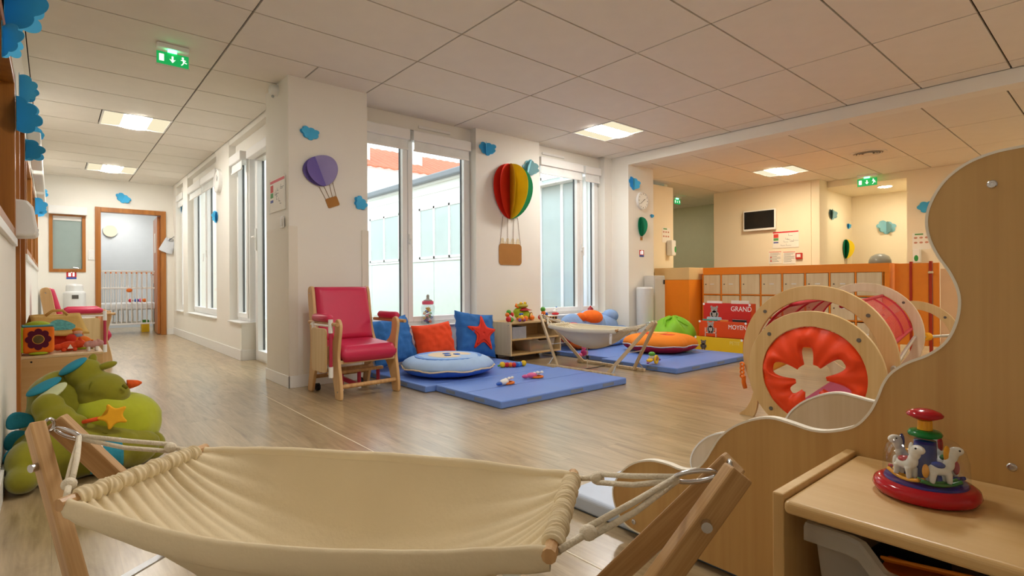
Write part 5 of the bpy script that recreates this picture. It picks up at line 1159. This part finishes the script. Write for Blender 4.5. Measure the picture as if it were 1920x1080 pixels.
    if not big:
        B().tube([(-.05, yc, zb-.212), (-.05, yc, .008)], .005, 6).obj('anchor_strap', CANVL, t); B().box(-.062, -.038, yc-.008, yc+.008, .10, .135).obj('strap_buckle', BLACK, t, bevel=.003)
        B().box(-.058, -.042, -.2, .26, .0012, .005).obj('floor_strap', BLACK, t)
    return t
hammock('cream baby hammock on a small wooden stand between the play mats', (3.11, .475, 0), -PI/2, 1.45, .505, CANVL, .032, False)
hammock('large natural canvas baby hammock in the foreground', (-.555, -2.048, 0), math.atan2(-.798, .603), 1.459, .545, CANV, .044, True)
# ================================================================== WAVY DIVIDER WITH SHELF (right foreground)
WV = [(-1.999, .023), (-1.936, .033), (-1.895, .071), (-1.877, .125), (-1.889, .171), (-1.922, .217), (-1.971, .255), (-2.034, .278), (-2.095, .282), (-2.137, .278), (-2.17, .282), (-2.203, .298), (-2.229, .329), (-2.25, .366), (-2.275, .406), (-2.316, .445), (-2.37, .475), (-2.422, .49), (-2.471, .486), (-2.523, .478), (-2.567, .483), (-2.621, .506), (-2.652, .542), (-2.671, .583), (-2.683, .619), (-2.7, .648), (-2.729, .673), (-2.769, .696), (-2.801, .728), (-2.818, .77), (-2.824, .811), (-2.82, .845), (-2.807, .88), (-2.789, .912), (-2.773, .952), (-2.767, .994), (-2.775, 1.035), (-2.799, 1.079), (-2.835, 1.11), (-2.878, 1.126), (-2.926, 1.131), (-3.02, 1.135), (-3.15, 1.13), (-3.30, 1.12), (-3.42, 1.10)]
dv = thing('wavy_divider', 'tall wavy edged wooden divider with a low shelf in the right foreground', 'shelf', (.50, -2.6, 0))
WPAN = wood('honey_birch_panel', '#d2ab6c', '#bf9457', 2, .55, .4, .2); CREAM = mat('cream_edge_band', '#f6f1e4', .4, .02)
WVS = spline(WV, 4)
def wavy(x0, name, m):
    poly = [(y+2.6, z) for y, z in WVS]+[(-3.42+2.6, .015)]
    o = B().prism(poly, .02, T(x0, 0, 0) @ FX).obj(name, m, dv)
    N = len(WVS); b_ = B()
    def band(u, v):
        i = min(N-1, int(round(u*(N-1)))); p = WVS[i]; q0 = WVS[max(0, i-1)]; q1 = WVS[min(N-1, i+1)]; dy, dz = q1[0]-q0[0], q1[1]-q0[1]; l = math.hypot(dy, dz) or 1; n_ = (dz/l, -dy/l)
        c = [(-.0012, -.003), (-.0012, .0025), (.0212, .0025), (.0212, -.003), (-.0012, -.003)][int(round(v*4))]
        return (x0+c[0], p[0]+2.6+n_[0]*c[1], p[1]+n_[1]*c[1])
    b_.grid(band, N-1, 4); b_.obj('edge_band', CREAM, o); return o
w1 = wavy(0.0, 'front_panel', WPAN); w2 = wavy(.50, 'rear_panel', wood('pale_rear_panel', '#dcc6a4', '#cfb690', 2, .6, .4, .2))
def bolt(y, z, r=.0085):
    o = B().lathe([(r, 0), (r, .0015), (r*.8, .003), (r*.45, .0032), (r*.4, .0015), (.0004, .0015)], 18, T(-.0004, y+2.6, z) @ Ry(-PI/2)).obj('bolt', STEEL, w1, smooth=False)
for y, z in ((-2.878, 1.061), (-2.906, .48), (-2.326, .241), (-1.966, .055)): bolt(y, z)
SB = wood('shelf_top_birch', '#e2bf86', '#d6ad6e', 1, .6, .4, .2); SBX = wood('shelf_side_birch', '#deba80', '#cfa668', 2, .6, .4, .2)
B().box(-.412, -.001, -.027, -.005, 0, .449).obj('shelf_side', SBX, dv, bevel=.003)
B().box(-.412, -.001, -.82, -.798, 0, .449).obj('shelf_side', SBX, dv, bevel=.003)
B().box(-.416, -.001, -.798, -.0275, .414, .440).obj('shelf_top', SB, dv, bevel=.009, seg=4)
B().box(-.40, -.001, -.798, -.0275, .17, .188).obj('shelf_board', SB, dv, bevel=.003)
B().box(-.40, -.001, -.798, -.0275, .03, .048).obj('shelf_board', SB, dv, bevel=.003)
B().cyl((-.30, -.0275, .33), (-.30, -.030, .33), .003, n=8).obj('peg_hole', BLACK, dv)
# frosted tray under the top
tr = thing('storage_tray', 'frosted plastic tray with orange toys under the foreground shelf top', 'box', (.285, -2.875, .1885), PI/2)
def trf(u, v):
    per = u*4; s_ = int(per) % 4; q = per % 1; e = .90+.10*v; c = [(-1, -1), (1, -1), (1, 1), (-1, 1)]; p0, p1 = c[s_], c[(s_+1) % 4]
    x = (p0[0]+(p1[0]-p0[0])*q)*.205*e; y = (p0[1]+(p1[1]-p0[1])*q)*.165*e; z = .208*v
    if s_ == 2: z -= .05*v**6*max(0, min(1, (.30-abs(q-.5))*10))
    if s_ == 0: z -= .05*v**6*max(0, min(1, (.30-abs(q-.5))*10))
    return (x, y, z)
B().grid(trf, 96, 10, .003).obj('wall', MILK, tr, smooth=False)
B().box(-.185, .185, -.148, .148, 0, .003).obj('base', MILK, tr)
def rimf(u, v):
    p = Vector(trf(u, 1.0)); o_ = [(1.0, 0), (1.055, 0.002), (1.06, -.004), (1.06, -.030), (1.045, -.030)][int(round(v*4))]
    return (p.x*o_[0], p.y*(1+(o_[0]-1)*1.25), p.z+o_[1])
B().grid(rimf, 96, 4, .002).obj('rim', MILK, tr, smooth=False)
for (x, y, z, a, b_, c, m, rz) in ((.0, .03, .01, .13, .05, .11, mat('orange_toy_box', '#e8791a', .5, .04), .05), (-.10, -.05, .01, .06, .06, .12, mat('maroon_toy', '#5a1018', .5), .2), (.11, -.06, .01, .06, .05, .10, BLACK, -.1)):
    B().box(-a, a, -b_, b_, 0, c).obj('toy_block', m, tr, bevel=.006, loc=(x, y, z), rot=(0, 0, rz))
B().box(-.11, .11, -.02, .02, 0, .006).obj('orange_slat', mat('orange_slat', '#f0901c', .5), tr, loc=(.01, .06, .150), rot=(.5, .08, .1), bevel=.002)
# ================================================================== CAROUSEL SPINNER
sp_ = thing('carousel_toy', 'push down carousel spinner with horses under a clear dome', 'toy', (.312, -2.802, .4405), .4)
TRED = cp('#b81524', .15); TYEL = cp('#f2a813', .2); TGRN = cp('#0f7a34', .2); TBLU = cp('#22398f', .2); TWHT = cp('#efece4', .25)
B().lathe([(.080, 0), (.092, .006), (.097, .016), (.094, .027), (.086, .033), (.078, .034), (.02, .034)], 56).obj('base', TRED, sp_, smooth=True)
B().lathe([(.076, .0342), (.074, .038), (.01, .038)], 48).obj('turntable', TBLU, sp_)
B().lathe([(.0775, .036), (.0775, .055), (.076, .085), (.070, .107), (.056, .122), (.036, .129), (.026, .130)], 56).obj('dome', CLEAR, sp_, smooth=True)
B().lathe([(.022, .038), (.021, .10), (.020, .122)], 28).obj('column', TBLU, sp_, smooth=True)
B().lathe([(.026, .1305), (.030, .132), (.032, .137), (.028, .143), (.014, .145)], 36).obj('collar', TGRN, sp_, smooth=True)
B().lathe([(.014, .1455), (.0135, .166)], 28).obj('neck', TYEL, sp_)
B().lathe([(.013, .1662), (.020, .169), (.0325, .175), (.034, .179), (.028, .185), (.015, .190), (.002, .1915)], 36).obj('push_knob', TRED, sp_, smooth=True)
def horse(a, colr, saddle, mane):
    M = Rz(a) @ T(0, -.047, .039) @ Matrix.Scale(1.15, 4)
    b_ = B().ell((0, 0, .030), (.020, .011, .011), 14, 10).ell((.016, 0, .040), (.010, .008, .014), 12, 8).ell((.022, 0, .057), (.010, .0085, .014), 12, 8).ell((.028, 0, .064), (.014, .0078, .0085), 12, 8)
    for x in (-.013, .012): 
        for y in (-.006, .006): b_.tube([(x, y, .026), (x*1.2, y, .006)], [.0062, .0045], 8)
    b_.v = [M @ v for v in b_.v]; h_ = remeshed(b_, 'horse', TWHT, sp_, .0022, 3)
    for nm, bb_, m in (('saddle', B().ell((-.002, 0, .038), (.011, .0118, .006), 12, 8), saddle), ('mane', B().ell((.013, 0, .058), (.006, .004, .016), 10, 8), mane), ('tail', B().ell((-.023, 0, .026), (.006, .005, .013), 10, 8), mane), ('eye', B().ell((.030, -.0075, .067), .0018, 8, 6).ell((.030, .0075, .067), .0018, 8, 6), BLACK)):
        bb_.v = [M @ v for v in bb_.v]; bb_.obj(nm, m, h_, smooth=True)
    for s_ in (-1, 1):
        rb2 = B().tube([(.034*q/5, s_*.006, .002+.008*(q/5)**2) for q in range(-5, 6)], .0035, 8); rb2.v = [M @ v for v in rb2.v]; rb2.obj('rocker', colr, h_, smooth=True)
sp_.scale = (.89, .89, .89)
horse(3.72, TYEL, TRED, TWHT); horse(5.05, TGRN, TBLU, TYEL); horse(.5, TBLU, TGRN, TRED); horse(2.1, TRED, TYEL, TBLU)
# mat lying between the two wavy panels
pm = thing('floor_mattress', 'pale blue grey vinyl mattress between the two wavy panels', 'mat', (.76, -2.35, 0))
B().box(-.238, .238, -.9, .72, .0005, .062).obj('pad', mat('pale_grey_blue_vinyl', '#c3d0e6', .35, .03), pm, bevel=.014, seg=4)
B().box(-.236, .236, -.9, .735, .0003, .024).obj('base_sheet', mat('slate_vinyl', '#5d6e84', .4), pm, bevel=.006)
B().box(-.10, .04, .55, .59, .0622, .0626).obj('printed_mark', mat('mark_grey', '#9fb0c8', .5), pm)
B().prism(spline([(-.23, .70), (-.12, .735), (.0, .725), (.12, .74), (.23, .70), (.1, .62), (-.1, .62)], 5, True), .004, T(0, 0, .0622)).obj('rounded_flap', mat('pale_grey_blue_vinyl2', '#ccd7ea', .35, .03), pm) if False else None
# ================================================================== DRAGON BEAN BAG
dg = thing('dragon_bean_bag', 'big green plush dragon bean bag with a star wand beside the left wall', 'bean bag', (-.86, .20, 0))
OLV = mat('olive_corduroy', '#868312', .9, .16, 7, .8, 9, sheen=.3); LIM = mat('lime_velour', '#afb71c', .85, .12, 6, .6, 8, sheen=.3); TEAL = mat('teal_cloth', '#2787a0', .85, .1, 8, .2, 60); PALE = mat('pale_green_cloth', '#cbd3a8', .85, .1)
remeshed(lumpy([((.0, .03, .13), (.27, .27, .15)), ((-.06, .03, .12), (.225, .24, .14)), ((-.05, .06, .27), (.175, .17, .16)), ((-.09, .05, .35), (.13, .12, .11)), ((-.06, -.12, .12), (.20, .15, .135)), ((.06, -.16, .10), (.17, .11, .105)), ((.13, -.12, .09), (.15, .13, .10))]), 'body', OLV, dg, .013, 4, .02, .09)
remeshed(lumpy([((.13, .0, .18), (.175, .19, .155)), ((.06, -.06, .235), (.13, .12, .11)), ((.02, -.02, .31), (.09, .09, .10))]), 'belly', LIM, dg, .012, 5, .012, .1)
hd = remeshed(lumpy([((-.01, .0, .43), (.078, .075, .075)), ((.0, -.01, .455), (.06, .06, .06)), ((.05, -.04, .37), (.10, .085, .075)), ((.095, -.05, .335), (.072, .075, .068)), ((.03, -.05, .325), (.085, .07, .066))]), 'head', OLV, dg, .010, 4)
B().tube([(.045+.001*k_-.045*math.sin(k_*.31), -.108+.006*abs(k_-5)*.3, .30+.016*k_) for k_ in range(0, 8)], .005, 8).obj('mouth_seam', mat('olive_dark_seam', '#6b6a0a', .9), hd, smooth=True)
for p_, r_, rt in (((.02, -.01, .505), (.018, .014, .030), (0, .2, 0)), ((.075, -.03, .475), (.042, .017, .017), (0, -.25, .1))):
    e_ = B().ell((0, 0, 0), r_, 14, 10).obj('ear', OLV, hd, smooth=True, loc=p_, rot=rt)
B().ell((0, 0, 0), (.062, .052, .018), 20, 10).obj('cap_patch', TEAL, hd, smooth=True, loc=(-.052, -.015, .482), rot=(.1, -.6, 0))
B().lathe([(.024, 0), (.021, .02), (.014, .045), (.004, .06)], 18, T(.152, -.05, .375) @ Ry(PI/2-.05)).obj('horn', mat('orange_rib_cloth', '#e05a1c', .85, .2, 60), hd, smooth=True)
B().ell((0, 0, 0), (.07, .05, .014), 20, 10).obj('wing', TEAL, dg, smooth=True, loc=(-.155, -.05, .405), rot=(.2, -.5, .1))
B().ell((0, 0, 0), (.075, .035, .012), 20, 10).obj('wing', PALE, dg, smooth=True, loc=(-.135, -.11, .375), rot=(.5, -.65, .1))
ar = remeshed(lumpy([((-.14, -.13, .325), (.06, .05, .06)), ((-.115, -.16, .275), (.072, .055, .062)), ((-.065, -.185, .245), (.065, .045, .045))]), 'arm', OLV, dg, .010, 4)
wn = B().tube([(-.03, -.21, .252), (.035, -.225, .262)], .009, 8).obj('wand', mat('orange_red_felt', '#e2541c', .8), dg, smooth=True)
st_ = spline(starpts(.062, .55), 3, True)
o = B().prism(st_, .026, T(.085, -.212, .262) @ Rx(-.15) @ Rz(0) @ FY @ Rz(.35)).obj('star', mat('yellow_felt', '#f2b021', .85, .06), wn, bevel=.009, seg=3)
for y_, z_, s_ in ((-.02, .26, .075), (-.03, .175, .085), (-.10, .115, .085), (-.13, .06, .06)):
    B().prism(spline([(-s_*.5, -s_*.45), (s_*.55, -s_*.3), (s_*.5, .25*s_), (-s_*.2, s_*.55), (-s_*.6, .2*s_)], 4, True), .022, T(-.235, y_, z_) @ Rx(0) @ FY).obj('back_spike', TEAL, dg, bevel=.008, seg=3)
remeshed(lumpy([((-.21, -.16, .10), (.075, .12, .095)), ((-.22, -.26, .06), (.06, .09, .058))]), 'tail', OLV, dg, .011, 4)
remeshed(lumpy([((.255, -.10, .07), (.05, .055, .068)), ((.235, -.10, .04), (.07, .06, .038))]), 'foot', OLV, dg, .010, 3)
B().tube([(.13, -.125, .385), (.145, -.118, .37)], .008, 8).obj('nostril', mat('olive_dark_seam', '#6b6a0a', .9), hd, smooth=True)
B().tube([(-.02+.04*k_, -.225+.0035*(k_-3)**2+.004*k_*k_*.5, .205-.012*k_+.004*math.sin(k_)) for k_ in range(7)], .0045, 8).obj('belly_seam', mat('olive_dark_seam', '#6b6a0a', .9), dg, smooth=True)
B().ell((.275, .04, .20), (.02, .03, .03)).obj('hand', mat('brown_felt', '#8a4a22', .9), dg, smooth=True)
def patchf(u, v): 
    x = .00+.12*u; z = .035+.13*v; return (x, -.300+.05*u-.015*math.sin(PI*v)+.05*(v-.4)**2, z)
B().grid(patchf, 8, 8, .006).obj('side_patch', TEAL, dg, smooth=True)
# ================================================================== LOW SHELF AT THE LEFT WALL WITH SOFT TOYS
ls = thing('low_cabinet', 'low birch cabinet with soft toys on top at the left wall', 'cabinet', (-.93, 1.98, 0))
B().box(-.212, .212, -.365, -.347, 0, .385).obj('end_panel', wood('cabinet_birch', '#deb97f', '#d0a76a', 0, .5), ls, bevel=.002)
B().box(-.212, .212, .347, .365, 0, .385).obj('end_panel', wood('cabinet_birch', '#deb97f', '#d0a76a', 0, .5), ls, bevel=.002)
B().box(-.214, .214, -.367, .367, .3855, .403).obj('top_board', wood('cabinet_top', '#e6cda2', '#dabb88', 1, .6), ls, bevel=.003)
B().box(-.212, -.195, -.347, .347, .03, .385).obj('back_panel', BIRCHY, ls); B().box(-.195, .20, -.347, .347, .18, .196).obj('shelf_board', BIRCHY, ls); B().box(-.195, .20, -.347, .347, .03, .046).obj('bottom_board', BIRCHY, ls)
for x in (-.16, .16): B().cyl((x, -.3655, .365), (x, -.3672, .365), .006, n=10).obj('screw_hole', BLACK, ls)
cb_ = thing('soft_cube', 'orange soft cube with a dark flower window on the low cabinet', 'soft toy', (-1.06, 1.74, .4035), .05)
OC = mat('orange_plush_cloth', '#f07a1a', .85, .08, 9, .2, 50); LG = mat('lime_cloth', '#a9bf2a', .85, .08, 9, .2, 50); MR = mat('maroon_felt', '#5c1230', .9, .06)
B().box(-.082, .082, -.09, .09, .012, .19).obj('body', OC, cb_, bevel=.022, seg=4)
for x in (-.083,): B().box(x-.006, x+.012, -.085, .085, .02, .185).obj('lime_side', LG, cb_, bevel=.006)
B().box(-.08, .08, -.085, .085, .185, .196).obj('teal_top', mat('teal_felt', '#4f9aa0', .85), cb_, bevel=.008); B().ell((0, .03, .19), (.07, .06, .03)).obj('lime_flap', LG, cb_, smooth=True)
flw = [( .050*(1+.32*abs(math.cos(4*a_))**.6)*math.cos(a_), .105+.054*(1+.32*abs(math.cos(4*a_))**.6)*math.sin(a_)) for a_ in [2*PI*i/70 for i in range(70)]]
fl_ = B().prism(flw, .004, T(0, -.0895, 0) @ FY).obj('flower_patch', MR, cb_); B().prism(circ(0, .105, .031, 24), .002, T(0, -.0938, 0) @ FY).obj('window_rim', cp('#e8a83c'), fl_); B().prism(circ(0, .105, .027, 24), .002, T(0, -.0958, 0) @ FY).obj('window_pane', mat('mirror_foil', '#6b5a3a', .15, .3, 30), fl_)
B().ell((0, -.085, .012), (.05, .02, .010)).obj('fringe', LG, cb_, smooth=True)
hs = thing('fabric_house', 'red fabric doll house with tan roof on the low cabinet', 'soft toy', (-.965, 2.15, .4035), .30)
RF = mat('red_felt', '#d43a24', .85, .07, 9, .2, 50); TF = mat('tan_felt', '#d8b061', .9, .06, 9, .2, 50)
B().box(-.13, .13, -.12, .12, 0, .135).obj('walls', RF, hs, bevel=.012, seg=3); B().prism([(-.118, .135), (.118, .135), (0, .23)], .24, T(0, 0, 0) @ Matrix(((0, 0, 1, -.12), (1, 0, 0, 0), (0, 1, 0, 0), (0, 0, 0, 1)))).obj('gable', mat('blue_dot_cloth', '#5aa6a4', .85, .35, 60), hs)
for s_ in (-1, 1): B().grid(lambda u, v: (-.15+.30*u, s_*.165*(1-v)+.0, .105+.135*v-.012*math.sin(PI*v)+.004*math.sin(u*9)), 12, 8, .010).obj('roof_flap', TF, hs, smooth=True)
dw = B().prism(rrect(.03, .115, .02, .115, .03), .006, T(0, -.1205, 0) @ FY).obj('door_trim', cp('#e8c8a0'), hs); B().prism(rrect(.038, .107, .02, .107, .026), .004, T(0, -.1265, 0) @ FY).obj('door_opening', cp('#b5221a', .8), dw)
B().tube([(-.07, -.03, .24), (-.03, -.03, .275), (.03, -.03, .275), (.06, -.03, .24)], .010, 8).obj('carry_handle', TF, hs, smooth=True)
fx = thing('plush_fox', 'small orange plush fox lying before the fabric house', 'soft toy', (-.898, 1.81, .4035), .1)
FXM = mat('fox_plush', '#e0542a', .9, .1, 20, .3, 80)
remeshed(lumpy([((0, 0, .035), (.055, .035, .034)), ((.06, -.01, .048), (.034, .03, .03)), ((-.055, .005, .03), (.03, .026, .024))]), 'body', FXM, fx, .006, 3)
for y_ in (-.02, .016): B().lathe([(.012, 0), (.003, .024)], 10, T(.062, y_, .07)).obj('ear', FXM, fx)
B().ell((.085, -.012, .038), (.022, .022, .018)).obj('muzzle', tP if False else cp('#f0b8a0', .8), fx, smooth=True); B().prism([(-.012, .02), (.02, .02), (.004, .05)], .003, T(0, -.036, 0) @ FY).obj('patch', tW, fx)
for x in (-.03, .03): B().ell((x, -.03, .012), (.014, .02, .012)).obj('paw', FXM, fx, smooth=True)
vr = thing('soft_car', 'red and orange soft toy vehicle with a doll on the low cabinet', 'soft toy', (-.835, 1.93, .4035), .1)
B().ell((0, 0, .05), (.07, .05, .045)).obj('hood', OC, vr, smooth=True); B().ell((-.045, 0, .06), (.04, .05, .05)).obj('cabin', RF, vr, smooth=True); B().box(-.075, .075, -.05, .05, 0, .012).obj('base', LG, vr, bevel=.005)
for x in (-.05, .055): B().cyl((x, -.056, .03), (x, -.044, .03), .028).obj('wheel', MR, vr)
B().ell((-.01, .01, .12), (.028, .026, .028)).obj('doll_head', cp('#e8b89a', .8), vr, smooth=True); B().ell((-.01, .015, .135), (.031, .028, .02)).obj('doll_hair', cp('#e0a03a', .8), vr, smooth=True); B().ell((-.01, .0, .09), (.03, .025, .025)).obj('doll_body', cp('#8f9aa8', .8), vr, smooth=True)
pg = thing('plush_hippo', 'small dusty pink plush animal at the front edge of the low cabinet', 'soft toy', (-.768, 1.735, .4035), .1)
PKM = mat('dusty_pink_plush', '#d3a19b', .9, .08, 20, .3, 80)
remeshed(lumpy([((0, 0, .045), (.04, .028, .027)), ((.038, 0, .05), (.026, .024, .022)), ((-.03, 0, .045), (.02, .022, .022))]), 'body', PKM, pg, .005, 3)
for x in (-.025, .02):
    for y_ in (-.014, .014): B().cyl((x, y_, .0), (x, y_, .03), .0095, n=10).obj('leg', tW, pg)
B().ell((-.005, -.012, .074), (.008, .006, .006)).obj('bow', tO, pg, smooth=True); B().ell((.03, -.015, .07), (.007, .004, .009)).ell((.03, .015, .07), (.007, .004, .009)).obj('ears', PKM, pg, smooth=True)
# ================================================================== CORRIDOR END: bin, crib, lamp
wb_ = thing('towel_bin', 'white round bin with stepped lid below the corridor end window', 'bin', (-.72, 7.72, 0))
B().lathe([(.13, 0), (.14, .02), (.14, .74), (.135, .76), (.11, .78), (.105, .86), (.09, .885), (.02, .895)], 36).obj('body', mat('bin_white', '#e6e7e6', .3, .01), wb_)
B().box(-.035, .045, -.1435, -.139, .66, .72).obj('label_plate', mat('dark_print', '#55504c', .6), wb_)
wb3 = thing('wall_radiator', 'flat white radiator behind the corridor armchair', 'radiator', (-1.06, 7.96, .3))
B().box(-.06, .06, -.05, .04, 0, .5).obj('panel', W_WHITE, wb3, bevel=.01)
for k_ in range(4): B().box(-.05+.026*k_, -.036+.026*k_, -.056, -.0505, .04, .46).obj('fin', W_WHITE, wb3)
cr = thing('slatted_crib', 'white slatted wooden crib beyond the nursery door', 'crib', (.06, 8.98, 0))
hw, dd = .44, .30
for y_ in (-dd, dd):
    for z_ in (.16, .80, 1.10): B().box(-hw, hw, y_-.016, y_+.016, z_, z_+.028).obj('rail', W_WHITE, cr, bevel=.004)
    for k_ in range(12):
        x = -hw+.03+k_*(2*hw-.06)/11; B().cyl((x, y_, .188), (x, y_, .80), .010, n=8).obj('slat', W_WHITE, cr)
        B().cyl((x, y_, .828), (x, y_, 1.10), .010, n=8).obj('slat', W_WHITE, cr)
        if y_ < 0: B().cyl((x, y_, 1.075), (x, y_, 1.098), .0115, n=8).obj('slat_cap', tO, cr)
for x in (-hw, hw):
    for y_ in (-dd, dd): B().box(x-.02, x+.02, y_-.02, y_+.02, 0, 1.14).obj('post', W_WHITE, cr, bevel=.004)
    B().box(x-.012, x+.012, -dd, dd, 1.08, 1.12).box(x-.012, x+.012, -dd, dd, .16, .2).obj('end_rail', W_WHITE, cr)
B().box(-hw+.03, hw-.03, -dd+.03, dd-.03, .42, .55).obj('mattress', mat('dotted_cot_sheet', '#dfe3e6', .8, .12, 30), cr, bevel=.03, seg=3)
B().ell((.0, -dd-.03, .775), (.045, .02, .035)).obj('wooden_knob', tO, cr, smooth=True)
for x, m in ((.05, tR), (.14, tB), (.20, tP), (.26, tO)): B().ell((x, 0, .585), .035).obj('toy_ball', m, cr, smooth=True)
nl = thing('nursery_lamp', 'round glowing wall lamp in the nursery', 'lamp', (-.085, 10.495, 1.97))
B().lathe([(.125, 0), (.125, .02), (.115, .03)], 32, Rx(PI/2)).obj('rim', W_WHITE, nl)
B().lathe([(.115, .031), (.10, .065), (.06, .085), (.01, .09)], 32, Rx(PI/2)).obj('globe', emission('nursery_glow', (1, .70, .42), 1.1), nl, smooth=True)
bn = thing('storage_box', 'yellow and green toy box under the crib', 'box', (.33, 9.0, 0))
B().box(-.06, .06, -.08, .08, 0, .16).obj('body', tY, bn, bevel=.006); B().box(-.055, .055, -.075, .075, .161, .22).obj('contents', tG, bn, bevel=.01)

luminaire(-.3, 9.4, 2.5-.0, 'added unseen ceiling light that brightens the nursery')  # unseen lamp added because the nursery was too dark
